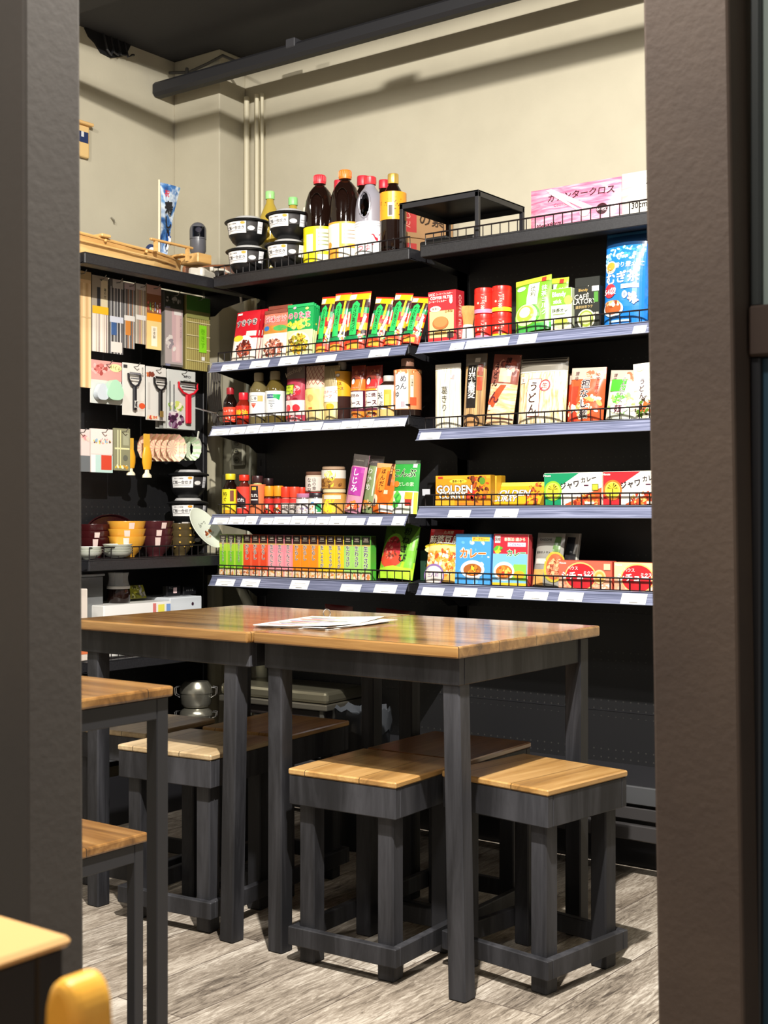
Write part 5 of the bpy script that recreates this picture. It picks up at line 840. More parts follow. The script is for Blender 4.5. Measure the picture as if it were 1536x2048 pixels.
pouch('sauce_pouch', 'silver grey pouch with a green bottle and meat sauce picture', 'pouch', 'silver grey sauce pouches', (-1.9616, -1.8683, 0.1603), 3.372, Z5, '#8e8c84', [('r', 0, 0, .45, .3, '#d8a25a'), ('t', 'KAGOME', .36, .87, .11, '#2a2a2c', {'b': .02}), ('t', '基本のトマト', .35, .62, .09, '#3a3a3a'), ('r', .1, .4, .5, .5, '#c9c7be'), ('e', .78, .36, .34, .5, '#b8a83a'), ('e', .80, .36, .28, .42, '#b8603a'), ('s', .8, .34, .2, .3, 50, .07, ['#c8825a', '#8a3a20', '#e8b080']), ('r', .70, .74, .9, .93, '#4a6a3a'), ('r', .68, .64, .92, .76, '#5a7a42')], .03, .02, .03, True, 63)
pouch('sauce_pouch', 'silver grey pouch behind, with a dark bottle on it', 'pouch', 'silver grey sauce pouches', (-1.9296, -1.8368, 0.1601), 3.412, Z5, '#8a8a80', [('r', .45, .1, .92, .6, '#1e1c1e'), ('r', .56, .6, .84, .92, '#22262a'), ('r', .94, 0, .97, 1, '#b8b8ae')], .03, .02, .03, True, 64)
SCH = [('r', 0, 0, 1, .4, '#e8a080'), ('s', .5, .15, .48, .1, 40, .035, ['#e8b89a', '#f4e0cc', '#d87a5a']), ('t', 'House', .08, .92, .05, '#f6efe6', {'b': .03}), ('e', .42, .45, .30, .24, '#e8c070'), ('e', .42, .44, .28, .22, '#c0262e'), ('t', 'ハウス', .27, .74, .07, '#f6efe6', {'b': .02}), ('t', 'シチュー', .34, .47, .145, '#fbf7f0', {'b': .06, 'rot': .02}), ('t', 'ミクス', .58, .58, .07, '#fbf7f0', {'b': .04}), ('e', .78, .45, .12, .12, '#ecc08a'), ('e', .78, .45, .09, .09, '#e0a850'), ('e', .78, .46, .05, .04, '#f2dca0'), ('r', .86, .7, .98, .92, '#e8c8a0')]
carton('stew_mix_box', 'low salmon box reading シチュー, the left one', 'box', 'stew mix boxes reading シチュー', (-1.8583, -1.6851, 0.0826), 3.36, Z5, '#d9644e', '#c8503e', SCH, depth=.03, topc='#b8564a')
carton('stew_mix_box', 'low cream and red box reading シチュー, beside the right post', 'box', 'stew mix boxes reading シチュー', (-1.6788, -1.5047, 0.0808), 3.36, Z5, '#e8b87a', '#d8a86a', [('r', 0, .3, 1, 1, '#ecd2a0')]+SCH, depth=.03, topc='#b8564a')

# ------------------------------------------------------------------ dim shelf behind the table
for i, (x, w_, lb) in enumerate(((-2.78, .12, 'dark red packet on the dim shelf behind the table, the left one'), (-2.60, .16, 'dark red crumpled packet on the dim shelf behind the table, the right one'))):
    pouch('red_packet', lb, 'packet', 'dark red packets behind the table', (x, x+w_, .115-.01*i), 3.38+.05*i, .60, '#5a1814', [('r', .1, .5, .9, .56, '#8a4a30')], 0, .04, .04, True, 70+i)
# ------------------------------------------------------------------ steel catering ware on the low deck
e = empty('chafing_dish', 'long steel covered catering pan on legs, seen behind the table legs', 'pan', None, (-2.995, 3.49, .264), (0, 0, .05)); BR = M('#aaa48c', .28, .85)
b = MB(); b.box(-.235, .235, -.12, .12, .118, .160, BR, .012); b.obj('lid', e)
b = MB(); b.box(-.238, .238, -.124, .124, .096, .117, M('#8c877a', .3, .8), .004); b.obj('rim', e)
b = MB(); b.box(-.21, .21, -.10, .10, .06, .096, M('#2c2624', .4), .008); b.obj('water_pan', e)
for sx in (-1, 1):
    for sy in (-1, 1): b = MB(); b.box(sx*.205-.009, sx*.205+.009, sy*.105-.004, sy*.105+.004, 0, .1, M('#6c6a64', .35, .7), .002); b.obj('leg', e)
    b = MB(); b.lathe([(.035, 0), (.04, .05), (.036, .052)], M('#b8b7b2', .3, .5), 20, (sx*.11, -.02, 0)); b.obj('burner', e)
def mess(label, x, y, z, hs=1):
    e = empty('mess_tin', label, 'pot', 'small clip-lid steel tins', (x, y, z), (0, 0, .6)); e.scale = (1.15, 1.15, hs); S_ = M('#b2ae9e', .25, .85)
    b = MB(); b.lathe([(.001, 0), (.04, 0), (.048, .012), (.05, .05)], S_, 30, squash=.8); b.obj('body', e)
    b = MB(); b.lathe([(.052, .05), (.052, .056), (.049, .075), (.038, .092), (.001, .098)], S_, 30, squash=.8); b.obj('lid', e)
    for s in (-1, 1): b = MB(); b.tube([(s*.050, -.012, .035), (s*.064, -.012, .045), (s*.066, -.012, .07), (s*.052, -.012, .072)], .002, CHROME, 6); b.tube([(s*.050, .012, .035), (s*.064, .012, .045), (s*.066, .012, .07), (s*.052, .012, .072)], .002, CHROME, 6); b.obj('clip', e)
mess('small steel clip-lid tin left of the catering pan, upper one', -3.355, 3.37, .3255)
mess('small steel clip-lid tin left of the catering pan, lower one', -3.355, 3.37, .2645, .61)
e = empty('waste_bin', 'black bin lined with a crumpled grey bag, behind the stools', 'bin', None, (-2.44, 3.17, 0))
b = MB(); b.lathe([(.001, 0), (.075, 0), (.088, .40), (.082, .405)], M('#1a1c1f', .4), 28); b.obj('bin_body', e)
b = MB(); n = 30; vs = []
for j, (r, z) in enumerate(((.0895, .36), (.092, .40), (.088, .425), (.07, .41), (.02, .395))):
    for k in range(n): t = 2*PI*k/n; q = 1+.05*math.sin(k*2.7+j*1.9); vs.append((r*q*math.cos(t), r*q*math.sin(t), z+.008*math.sin(k*1.9+j)))
b.add(vs, [(j*n+k, j*n+(k+1) % n, (j+1)*n+(k+1) % n, (j+1)*n+k) for j in range(4) for k in range(n)], M('#3c3f43', .25), True); b.obj('bin_liner', e)

# ------------------------------------------------------------------ LEFT WALL: hung goods (built facing -Y, then turned to face +X)
def L(o):
    x, y, z = o.location; o.location = (-y, x, z); o.rotation_euler.rotate(Matrix.Rotation(PI/2, 4, 'Z').to_3x3().to_euler()) if False else None
    r = o.rotation_euler; m = Matrix.Rotation(PI/2, 4, 'Z') @ r.to_matrix().to_4x4(); o.rotation_euler = m.to_euler(); return o
PX = 3.42      # front of the hooks (world X = -3.42)
def hang(name, label, cat, group, yyz, items, base, th=.006, px=None, parts=None, hook=True, rough=.3, sway=0):
    """yyz = (y0, y1, z0, z1)"""
    y0, y1, z0, z1 = yyz; px = px or PX
    W = y1-y0; H = z1-z0; mb = MB(); mb.box(-W/2, W/2, 0, th, 0, H, base if not isinstance(base, str) else M(base, rough), .001)
    gfx(mb, items, W, H, flat_map(W), rough); o = mb.obj(name, None, ((y0+y1)/2, px, z0), (0, 0, sway)); tag(o, label, cat, group); L(o)
    if hook: peg((y0+y1)/2, z1-.012, px-.02, 'wire peg hook for the '+' '.join(label.split(',')[0].split()[:11]))
    return o
HN = [0]
def peg(y, z, px=3.40, lab=None):
    b = MB(); b.tube([(y, 3.548, z+.001), (y, px, z), (y, px-.012, z+.012)], .0018, M('#8a8a86', .3, .8), 6)
    o = b.obj('peg_hook'); o.matrix_world = ML
    tag(o, lab, 'hook', 'wire peg hooks on the left-wall panel'); HN[0] += 1; return o
G1 = 'chopstick packs on the left wall'
def sticks(W_, n, c, y0=.05, y1=.72, x0=.1, x1=.9, w=.05): return [('p', [(x0+(x1-x0)*k/(n-1)-w/2, y0), (x0+(x1-x0)*k/(n-1)+w/2, y0), (x0+(x1-x0)*k/(n-1)+w*.35, y1), (x0+(x1-x0)*k/(n-1)-w*.35, y1)], c[k % len(c)]) for k in range(n)]
hang('bamboo_skewer_pack', 'long tan bamboo pack hung right beside the left post', 'pack', None, (2.8444, 2.9334, 1.4524, 1.8446), [('r', 0, 0, 1, .93, '#d9b98a')]+sticks(1, 7, ['#e8cc9c', '#c9a470'], 0, .9, .05, .95, .1)+[('r', 0, .93, 1, 1, '#a8926a'), ('r', 0, .6, 1, .61, '#c8a878')], '#c8a676', .012)
hang('chopstick_pack', 'chopstick pack with a yellow band, first pack from the post', 'pack', G1, (2.9389, 3.0097, 1.5788, 1.8387), [('r', 0, 0, 1, 1, '#9c9282'), ('r', .3, .0, .5, .85, '#2a2c34'), ('r', .55, 0, .95, .95, '#cdbf9c'), ('v', '箸のせ', .8, .85, .16, '#3a3a34'), ('r', 0, .0, 1, .5, '#d8cec0')]+sticks(1, 6, ['#e9e2d6', '#b8a898', '#5a3a4a'], 0, .5)+[('r', 0, .50, 1, .60, '#e8b02a'), ('e', .55, .95, .06, .04, '#2a2a2a')], '#8c8272')
hang('chopstick_pack', 'chopstick pack with dark sticks and blue bands, second from the post', 'pack', G1, (3.0164, 3.0778, 1.5792, 1.8373), [('r', 0, 0, 1, 1, '#5c5a58')]+sticks(1, 8, ['#c8c8c8', '#2a2a30', '#e8e4dc', '#7a7a80'], .0, .9)+[('r', 0, .42, 1, .5, '#c9ccd6'), ('r', .1, .25, .5, .42, '#3a5a8a'), ('r', .1, .02, .9, .16, '#d8cfc6'), ('r', .2, .88, 1, 1, '#b0aca4')], '#4c4a48')
hang('chopstick_pack', 'chopstick pack with dark upper half and orange-brown sticks, third from the post', 'pack', G1, (3.0824, 3.1311, 1.6044, 1.8338), [('r', 0, 0, 1, 1, '#6c6a68')]+sticks(1, 7, ['#d8d4cc', '#3a3434', '#c8824a'], .0, .9)+[('r', 0, .42, 1, .5, '#d8d4cc'), ('r', .1, .2, .6, .42, '#c8803a'), ('r', 0, .9, 1, 1, '#b4a4a4')], '#5c5a58')
hang('chopstick_pack', 'narrow pale chopstick pack with red and white sticks, fourth from the post', 'pack', G1, (3.1358, 3.1830, 1.6257, 1.8378), [('r', 0, 0, 1, 1, '#a49a8a')]+sticks(1, 6, ['#e8e0cc', '#8a7a6a', '#c8503a', '#e8c070'], .0, .9)+[('r', 0, .4, 1, .48, '#d8d4cc'), ('r', 0, .9, 1, 1, '#c8c4bc')], '#8c8272')
hang('chopstick_pack', 'chopstick pack with an orange band and colourful dotted sticks', 'pack', G1, (3.1878, 3.2579, 1.6127, 1.8415), [('r', 0, 0, 1, 1, '#d8b888'), ('r', 0, .86, 1, 1, '#c09a8c'), ('r', 0, .5, 1, .86, '#8a5a3c')]+[('s', .1+.16*k, .66, .02, .26, 10, .05, [['#e86a6a', '#6ac06a', '#e8d06a', '#8ab0e0', '#f0f0e8', '#e89ac0'][k]]) for k in range(6)]+[('r', 0, .44, 1, .56, '#ec9c26'), ('r', 0, 0, 1, .44, '#e8cc86'), ('r', .3, .05, .7, .36, '#f0e6cc'), ('v', '日本製', .5, .34, .18, '#6a5a4a')], '#c8a878')
hang('chopstick_case_pack', 'clear bag holding a pale pink chopstick case', 'pack', None, (3.2751, 3.3676, 1.5610, 1.8300), [('r', 0, .78, 1, 1, '#3a3f36'), ('r', .05, .0, .3, .8, '#7a7a90'), ('s', .5, .9, .4, .1, 12, .12, ['#6a6a60', '#9a9a90', '#2c2f2a'])]+[('r', .02, .03, .98, .78, '#a89c98'), ('r', .38, .06, .92, .76, '#c8a8a8'), ('r', .6, .08, .8, .7, '#d6b8b4'), ('r', .5, .70, .9, .76, '#ded8d2'), ('v', 'PINK CASE', .87, .66, .08, '#6a5a60'), ('s', .3, .3, .28, .3, 20, .12, ['#c8beb8', '#8f8488', '#d8d0c8'])], '#6a6660', .02, rough=.15)
b_ = (3.3828, 3.5053, 1.5574, 1.8301)
hang('sushi_rolling_mat', 'bamboo sushi rolling mat with a bright green label, at the corner', 'mat', None, b_, [('r', .0, 0, 1, 1, '#a89a5c')]+[('r', .02+k*.04, 0, .045+k*.04, 1, ['#b8ab6a', '#8f824a'][k % 2]) for k in range(24)]+[('r', 0, .8, 1, 1, '#4a7a34'), ('r', 0, .70, 1, .8, '#8a8a50')]+[('r', 0, q, 1, q+.012, '#d8cc9a') for q in (.12, .28, .46, .64)]+[('r', .52, .25, .84, .62, '#8cd62a'), ('v', '巻きす', .68, .58, .2, '#6ab01c', {}), ('r', .62, .14, .76, .19, '#e8e4da')], '#8f824a', .010)
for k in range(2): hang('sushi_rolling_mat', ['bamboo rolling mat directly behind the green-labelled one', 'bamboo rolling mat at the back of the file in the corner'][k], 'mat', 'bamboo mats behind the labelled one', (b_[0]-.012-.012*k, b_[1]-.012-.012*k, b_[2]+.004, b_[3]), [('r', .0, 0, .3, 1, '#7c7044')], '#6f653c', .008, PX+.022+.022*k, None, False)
# row of peelers and moulds
hang('rice_ball_mould_pack', 'pink and cream card with mint green rice ball mould beside the post', 'pack', None, (2.9323, 3.0709, 1.4028, 1.5505), [('r', 0, .55, 1, 1, '#d89a92'), ('s', .3, .8, .3, .1, 30, .08, ['#a84a44', '#e8b0a8', '#c8706a']), ('e', .8, .86, .2, .1, '#e9e0a0'), ('t', 'いくら', .8, .86, .12, '#7a6a2a', {'rot': -.2}), ('r', 0, 0, 1, .5, '#c8ccc6')], '#d4cfc6', .004)
y0, y1, z0, z1 = (2.9323, 3.0709, 1.4028, 1.5505)
e = empty('rice_ball_mould', 'mint green triangular rice ball mould in its bag', 'mould', None, (0, 0, 0)); e.matrix_world = ML
b = MB(); pts = [(.035*math.cos(t)*(1+.10*math.cos(3*t+PI/2*0+PI/2)), .035*math.sin(t)*(1+.10*math.cos(3*t+PI/2))) for t in [2*PI*k/30 for k in range(30)]]
b.prism([(y1-.052+a, z0+.045+c) for a, c in pts], PX-.030, PX-.006, M('#a9d4b4', .25)); b.obj('green_mould', e)
b = MB(); b.prism([(y1-.105+a*.7, z0+.036+c*.8) for a, c in pts], PX-.026, PX-.006, M('#c2cad0', .25)); b.obj('white_mould', e)
def peeler(label, yyz, card, hc, z0off, wide, seed, carditems, group='peelers on cards'):
    o = hang('peeler_card', label, 'card', None, yyz, carditems, card, .003, rough=.5); y0, y1, z0, z1 = yyz; W = y1-y0; H = z1-z0
    e = empty('peeler', label.replace('card', 'peeler').replace('white peeler', 'peeler on the white card').replace('holding ', 'being '), 'peeler', None, ((y0+y1)/2, PX-.004, z0)); C_ = M(hc, .28); L(e)
    cx, top = W*z0off, H*.80; w = W*wide
    b = MB(); b.tube([(cx-w/2, -.004, top), (cx-w*.5, -.006, top-.02), (cx-w*.3, -.007, top-.038), (cx, -.008, top-.046), (cx+w*.3, -.007, top-.038), (cx+w*.5, -.006, top-.02), (cx+w/2, -.004, top)], .0042, C_, 8)
    b.box(cx-w*.14, cx+w*.14, -.012, -.002, H*.10, top-.044, C_, .003); b.obj('handle', e)
    b = MB(); b.box(cx-w*.48, cx+w*.48, -.009, -.005, top-.004, top+.004, CHROME, .001); b.box(cx-w*.40, cx+w*.40, -.012, -.009, top-.020, top-.016, CHROME); b.obj('blade', e)
    return e, cx, top, W, H, w
yz = (3.0755, 3.1807, 1.3702, 1.5538)
e, cx, top, W, H, w = peeler('white card holding a black peeler with a loop handle', yz, '#dcd8ce', '#26262a', -.05, .52, 1, [('r', .72, .1, .96, .3, '#d8cec2'), ('e', .86, .2, .14, .1, '#d8542c'), ('r', .6, .78, .9, .8, '#b8b4aa'), ('v', '皮むき器', .88, .95, .08, '#8a8a84'), ('r', .03, .9, .2, .96, '#3a3a3a')])
b = MB(); b.tube([(cx-.006, -.014, .028), (cx-.006, -.014, .05), (cx+.006, -.014, .05), (cx+.006, -.014, .028)], .003, PLASTICW, 8, True); b.obj('handle_inset', e)
yz = (3.1854, 3.2825, 1.3596, 1.5512)
e, cx, top, W, H, w = peeler('white card holding a dark glossy peeler with a gold print', yz, '#d4d0c8', '#1a1818', .12, .58, 2, [('s', .2, .85, .2, .04, 10, .12, ['#c86a3a', '#7a3a2a']), ('r', .1, .2, .2, .7, '#c4c0b8'), ('s', .3, .05, .3, .04, 12, .1, ['#c8503a', '#e8c8a0'])])
b = MB(); b.box(cx-.008, cx+.008, -.0135, -.012, .012, .034, M('#a88a4a', .3, .5)); b.obj('gold_print', e)
yz = (3.2899, 3.4317, 1.3341, 1.5499)
RPI = [('t', 'BENRINER', .52, .93, .075, '#3a3a3c'), ('t', 'SUMO!', .70, .90, .09, '#4a4a50', {'b': .03}), ('t', 'PEELER', .70, .82, .09, '#4a4a50', {'b': .03}), ('s', .28, .38, .26, .10, 16, .1, ['#c8d06a', '#8ab04a', '#e8e4c8']), ('s', .28, .14, .28, .2, 34, .1, ['#5a2a4a', '#8a6a84', '#d8c8cc', '#3a1c34']), ('r', .06, .3, .09, .8, '#26282c'), ('r', .20, .3, .23, .75, '#26282c')]
for k in range(3): hang('peeler_card', ['red peeler card second in its file, peeking out to the left', 'red peeler card third in its file', 'red peeler card at the back of its file'][k], 'card', 'cards behind the front red peeler', (yz[0]-.008-.008*k, yz[1]-.008-.008*k, yz[2], yz[3]), [], ['#b8b8b0', '#8f908a', '#b8b8b0'][k], .002, PX+.012+.012*k, None, False, .5)
e, cx, top, W, H, w = peeler('pale card holding a wide red Y-shaped peeler', yz, '#c9cac4', '#cf1c2c', .17, .66, 3, RPI[1:])
# small items row
y4 = (2.8444, 2.9302, 1.1679, 1.3109)
hang('decorating_card', 'pink and white card cut by the left post with a dark corner', 'card', None, y4, [('s', .7, .8, .25, .1, 14, .1, ['#d89a9a', '#e8c8b8']), ('r', 0, 0, 1, .38, '#6a6e70')], '#dcc8c2', .008, rough=.3)
hang('decorating_card', 'pink card with animal doodles over a mint and red tray', 'card', None, (2.9345, 3.0299, 1.1670, 1.3159), [('r', 0, .42, 1, 1, '#ecd8d0'), ('s', .5, .72, .4, .1, 40, .05, ['#7a5a5a', '#e8a0a0', '#e8c84a', '#8ab0c8']), ('r', 0, 0, 1, .40, '#b8d4cc'), ('r', .46, .06, .95, .40, '#cf4a34'), ('r', 0, 0, .2, .4, '#dce8e2')], '#e2d4cc', .010)
hang('cutter_pack', 'yellowish clear pack with pale stencil pieces', 'pack', None, (3.0367, 3.1101, 1.1763, 1.3225), [('r', 0, 0, 1, 1, '#8c8a6c'), ('r', .04, .5, .96, .54, '#e0dca8'), ('r', .2, .08, .26, .96, '#e8e4b4'), ('r', .36, .08, .42, .96, '#d8d49c'), ('r', .55, .6, .92, .9, '#a8a88a'), ('s', .5, .08, .45, .05, 14, .1, ['#e8c83a', '#c8983a', '#f0e8c0']), ('e', .7, .3, .15, .14, '#6a6a5c')], '#8c8a6c', .008)
y5 = (3.1147, 3.1640, 1.1710, 1.3101)
def spoonish(label, y0, y1, z0, z1, px):
    e = empty('yellow_brush', label, 'brush', 'yellow brushes with white feet', ((y0+y1)/2, px, z0)); L(e); W = y1-y0; H = z1-z0
    b = MB(); b.box(-W*.32, W*.32, 0, .003, H*.55, H, M('#d9a83a', .3), .001); b.obj('header_card', e)
    b = MB(); b.lathe([(.001, 0), (W*.34, .004), (W*.46, H*.18), (W*.46, H*.34), (W*.3, H*.52), (.001, H*.56)], M('#e2a42a', .3), 20, (0, 0, H*.17), .45); b.obj('body', e)
    b = MB(); b.lathe([(.001, 0), (W*.42, .001), (W*.4, H*.06), (W*.2, H*.12), (W*.18, H*.2)], M('#ece4c4', .35), 20, squash=.6); b.obj('foot', e); return e
spoonish('yellow brush with a white foot, the left and slightly higher one', *(3.1008, 3.1452, 1.1601, 1.2918), 3.43)
spoonish('yellow brush with a white foot, the right one with a round print', *(3.1569, 3.2046, 1.1526, 1.3087), 3.41)
def cups(label, yc, zc, r, c1, c2, n, y_step, px):
    for k in range(n):
        e = MB(); m = 24; vs = []
        for rr, dd in ((r*.55, 0), (r*.6, .0), (r, -.022)):
            for q in range(m): t = 2*PI*q/m; w_ = 1+(.03 if q % 2 else -.03)*(rr/r); vs.append((rr*w_*math.cos(t), dd, rr*w_*math.sin(t)))
        vs.append((0, .0, 0)); fs = [(q, (q+1) % m, m*3) for q in range(m)]
        for j in (0, 1): fs += [(j*m+q, j*m+(q+1) % m, (j+1)*m+(q+1) % m, (j+1)*m+q) for q in range(m)]
        mats = (c1, c2)
        for q, f in enumerate(fs): e.add([vs[i] for i in f], [tuple(range(len(f)))], M(mats[(q//1) % 2], .5))
        o = e.obj('paper_cup', None, (yc-y_step*k, px+.012*k, zc)); tag(o, label+(', frontmost' if k == 0 else ', '+['', 'second', 'third', 'fourth', 'fifth', 'hindmost'][k]+' from the front'), 'cup', label+' row on one hook'); L(o)
ya, yb_, za, zb = (3.2579, 3.3322, 1.2131, 1.3125)
cups('pink fluted paper cup', (ya+yb_)/2, (za+zb)/2, (zb-za)/2, '#e6b8a4', '#ecdcb8', 6, .017, 3.40)
ya, yb_, za, zb = (3.3473, 3.4033, 1.2193, 1.3074)
cups('green fluted paper cup', (ya+yb_)/2, (za+zb)/2, (zb-za)/2, '#a8c09a', '#dfe2cc', 4, .013, 3.40)
e = empty('hanging_strainer', 'pale plastic bowl strainer hung at an angle in the corner', 'strainer', None, (((3.4142, 1.2698))[0], 3.40, ((3.4142, 1.2698))[1]), (0, .2, 0)); L(e)
b = MB(); b.lathe([(.001, .02), (.022, .018), (.036, .0), (.038, 0)], M('#b9b9aa', .35), 24, mtx=Matrix.Rotation(-PI/2, 4, 'X') @ Matrix.Diagonal((.8, 1.1, 1, 1))); b.box(-.004, .004, -.003, .0, .03, .062, M('#b9b9aa', .35), .001); b.obj('bowl', e)
yc, zc = (3.4979, 1.3928)
e = empty('wire_strainer', 'wire rimmed mesh strainer poking out by the corner of the shelves', 'strainer', None, (0, 0, 0)); e.matrix_world = ML
b = MB(); b.tube([(yc+.047*math.cos(t), 3.32+.03*math.sin(t), zc+.02*math.sin(t+.5)) for t in [2*PI*k/26 for k in range(26)]], .0025, CHROME, 6, True); b.obj('rim', e)
b = MB(); vs = [];
for j in range(6):
    f = j/5
    for k in range(20): t = 2*PI*k/20; rr = math.cos(f*PI/2)*.97; vs.append((yc+.047*rr*math.cos(t), 3.32+.03*rr*math.sin(t), zc+.02*math.sin(t+.5)*rr-.045*math.sin(f*PI/2)))
b.add(vs, [(j*20+k, j*20+(k+1) % 20, (j+1)*20+(k+1) % 20, (j+1)*20+k) for j in range(5) for k in range(20)], M('#8a8470', .4, .5, 0, .45), True); b.obj('mesh_basket', e)
b = MB(); b.tube([(yc-.045, 3.33, zc), (yc-.07, 3.44, zc+.03), (yc-.075, 3.545, zc+.05)], .003, CHROME, 6); b.obj('handle', e)

# ------------------------------------------------------------------ bowl shelf on the left wall
ZB = .8765
def bowl(label, y, x, z, r, h, c, sticker=None, dots=None, group='stacked bowls on the railed shelf', rough=.25):
    e = empty('bowl', label, 'bowl', group, (x, y, z)); b = MB(); m_ = M(c, rough)
    b.lathe([(r*.42, 0), (r*.44, .006), (r*.62, h*.25), (r*.88, h*.62), (r, h), (r*.96, h), (r*.84, h*.66), (r*.5, h*.3), (.001, h*.22)], m_, 32)
    if dots:
        for k in range(12): t = -1.2+k*.42; q = r*.93; zz = h*(.72 if k % 2 else .5); qq = r*(.95 if k % 2 else .82); b.ball((qq*math.cos(t), qq*math.sin(t), zz), .0042, M(dots, .4), 8)
    b.obj('bowl_body', e)
    if sticker is not None:
        s = MB(); t0 = sticker; vs = []; q = r*.93
        for zz, rr in ((h*.52, r*.825), (h*.93, r*.985)):
            for k in range(4): t = t0+.30*(k/3-.5); vs.append((rr*math.cos(t)*1.02, rr*math.sin(t)*1.02, zz))
        s.add(vs, [(k, k+1, 5+k, 4+k) for k in range(3)], M('#e8cfc6', .5)); s.obj('price_sticker', e)
    return e
OR = ['bottom', 'middle', 'top']
def stack(y, x, r, h, stp, c, nm, sts, dots=None, z0=ZB):
    for k in range(3): bowl('%s bowl, %s one of its stack of three' % (nm, OR[k]), y, x, z0+stp*k+.0005, r, h, c, sts[k], dots)
stack(((3.0261, 0.9361))[0], -3.345, .066, .072, .0255, '#e0a23a', 'yellow', (-.75, -.7, -.45))
stack(((3.1603, 0.9339))[0], -3.345, .064, .072, .0255, '#4a2226', 'dark plum lacquer', (-.62, -.55, -.25))
stack(((3.2789, 0.9320))[0], -3.345, .052, .066, .0245, '#55482e', 'olive brown dotted', (None, None, None), '#c9a24a')
stack(((2.9455, 0.9365))[0], -3.42, .060, .068, .0225, '#3a1012', 'dark red lacquer', (-.6, -.5, None))
for k in range(4): bowl('%s white bowl of the low stack between the yellow bowls and the post' % ['lowest', 'second lowest', 'second highest', 'highest'][k], ((2.9388, 0.9047))[0], -3.292, ZB+.0085*k+.0005, .050, .022, '#d9dccf', None)
for k in range(3): bowl('%s white bowl stacked right against the left post' % OR[k], ((2.8273, 0.9071))[0]-.004, -3.30, ZB+.0085*k+.0005, .044, .024, '#d9dccf', None)
for k, (yy, cc) in enumerate(((3.2336, '#1d1716'), (3.3146, '#2a2018'), (3.3953, '#17171a'))):
    bowl('dim dark bowl at the back of the shelf, %s' % ['behind the yellow stack', 'behind the plum stack', 'behind the dotted stack'][k], yy, -3.485, ZB+.0005, .052, .118, cc, None, '#6a5a3a' if k == 1 else None, 'dark bowls at the back of the railed shelf', .12)
e = empty('lacquer_tray', 'dark red lacquer tray leaning at the back above the bowls', 'tray', None, (-3.515, 3.1097, ZB), (0, -.10, 0))
b = MB(); b.lathe([(.001, 0), (.118, 0), (.125, .010), (.121, .012), (.112, .005), (.001, .004)], M('#2c1012', .15), 40, mtx=Matrix.Translation((0, 0, .075)) @ Matrix.Rotation(PI/2, 4, 'Y') @ Matrix.Diagonal((.58, 1, 1, 1))); b.obj('tray', e)
yk = 3.4030
for k in range(3):
    o = cooker(['black lidded rice cooker bowl at the bottom of the corner stack of three', 'black lidded rice cooker bowl in the middle of the corner stack of three', 'black lidded rice cooker bowl on top of the corner stack, above the leaning plate'][k], -3.43, yk, ZB+.104*k, .9, .068)
e = empty('serving_plate', 'large pale green oval plate leaning against the corner, with a brown print', 'plate', None, (-3.275, 3.3313, ZB+.004), (0, 0, 0))
b = MB(); PT = Matrix.Translation((0, 0, .090)) @ Matrix.Rotation(-.50, 4, 'Y') @ Matrix.Rotation(.46, 4, 'X') @ Matrix.Rotation(PI/2, 4, 'Y') @ Matrix.Diagonal((.085, .062, 1, 1))
b.lathe([(.001, 0), (.72, 0), (.98, .010), (1.0, .012), (.97, .013), (.70, .004), (.001, .004)], M('#d6dccb', .2), 40, mtx=PT); b.obj('plate_body', e)
b = MB(); gfx(b, [('s', .5, .36, .22, .09, 30, .06, ['#c8743a', '#7a3a20', '#e8b080', '#f4ece0']), ('e', .5, .30, .28, .03, '#c6c9b8'), ('t', 'ふ〜っ', .5, .66, .15, '#8a8f84')], 1.6, 1.6, lambda s, t, k: PT @ Vector((-(t-.8), (s-.8), .0046+k*.00015))); b.obj('plate_print', e)
b = MB(); b.box(-.02, .02, -.0008, 0, 0, .045, M('#e4dcd4', .5)); gfx(b, [('t', '¥72', .5, .6, .3, '#c0406a', {'b': .02})], .04, .045, lambda s, t, k: (s-.02, -.0012-k*.0001, t)); o = b.obj('price_card', None, (3.2938, 3.33, ZB+.075)); L(o); tag(o, 'small white card with pink handwriting between the dotted bowls and the plate', 'card')
o = MB(); o.box(-.015, .015, -.01, .01, 0, .0745, BLK, .001); o = o.obj('card_stand', None, (-3.345, 3.2938, ZB)); tag(o, 'black block holding up the small handwritten card', 'stand')

# ------------------------------------------------------------------ low shelf goods on the left wall
ZL = .5455
def lbox(name, label, cat, u0, u1, v0, v1, px, th, c, items=(), group=None, zb=None, rough=.4): pass
y0, y1, z0, z1 = (2.8153, 2.9371, 0.7136, 0.8168)
b = MB(); b.box(-3.52, -3.36, y0, y1, ZL+.001, z1, M('#7a7c7c', .15, 0, 0, .8), .004); b.box(-3.525, -3.355, y0-.004, y1+.004, z1, z1+.008, M('#8c8e8e', .15), .002); tag(b.obj('storage_box'), 'grey translucent storage box on the low left-wall shelf beside the post', 'box')
y0, y1, z0, z1 = (2.8826, 3.1936, 0.6764, 0.7206)
WB = z1
b = MB(); b.box(-3.50, -3.30, y0+.004, y1, ZL+.001, WB, M('#e4e2dc', .4), .003)
gfx(b, [('r', 0, .80, 1, 1, '#eceae6'), ('r', .0, .62, .75, .78, '#dbe4e6'), ('r', .72, .66, .77, .98, '#d87a74'), ('r', .80, .68, .9, .95, '#e8dc5a'), ('r', .93, .68, .995, .95, '#7a9ad0')], y1-y0-.01, WB-ZL, lambda s, t, k: (-3.2994+k*.0001, y0+.006+s, ZL+t)); tag(b.obj('white_box'), 'wide white carton with yellow and blue marks behind the table edge', 'box')
y2, y3, z2, z3 = (3.1841, 3.3542, 0.6895, 0.7303)
b = MB(); b.box(-3.50, -3.31, max(y2, y1+.003), y3, ZL+.001, z3, M('#d8dde2', .4), .003)
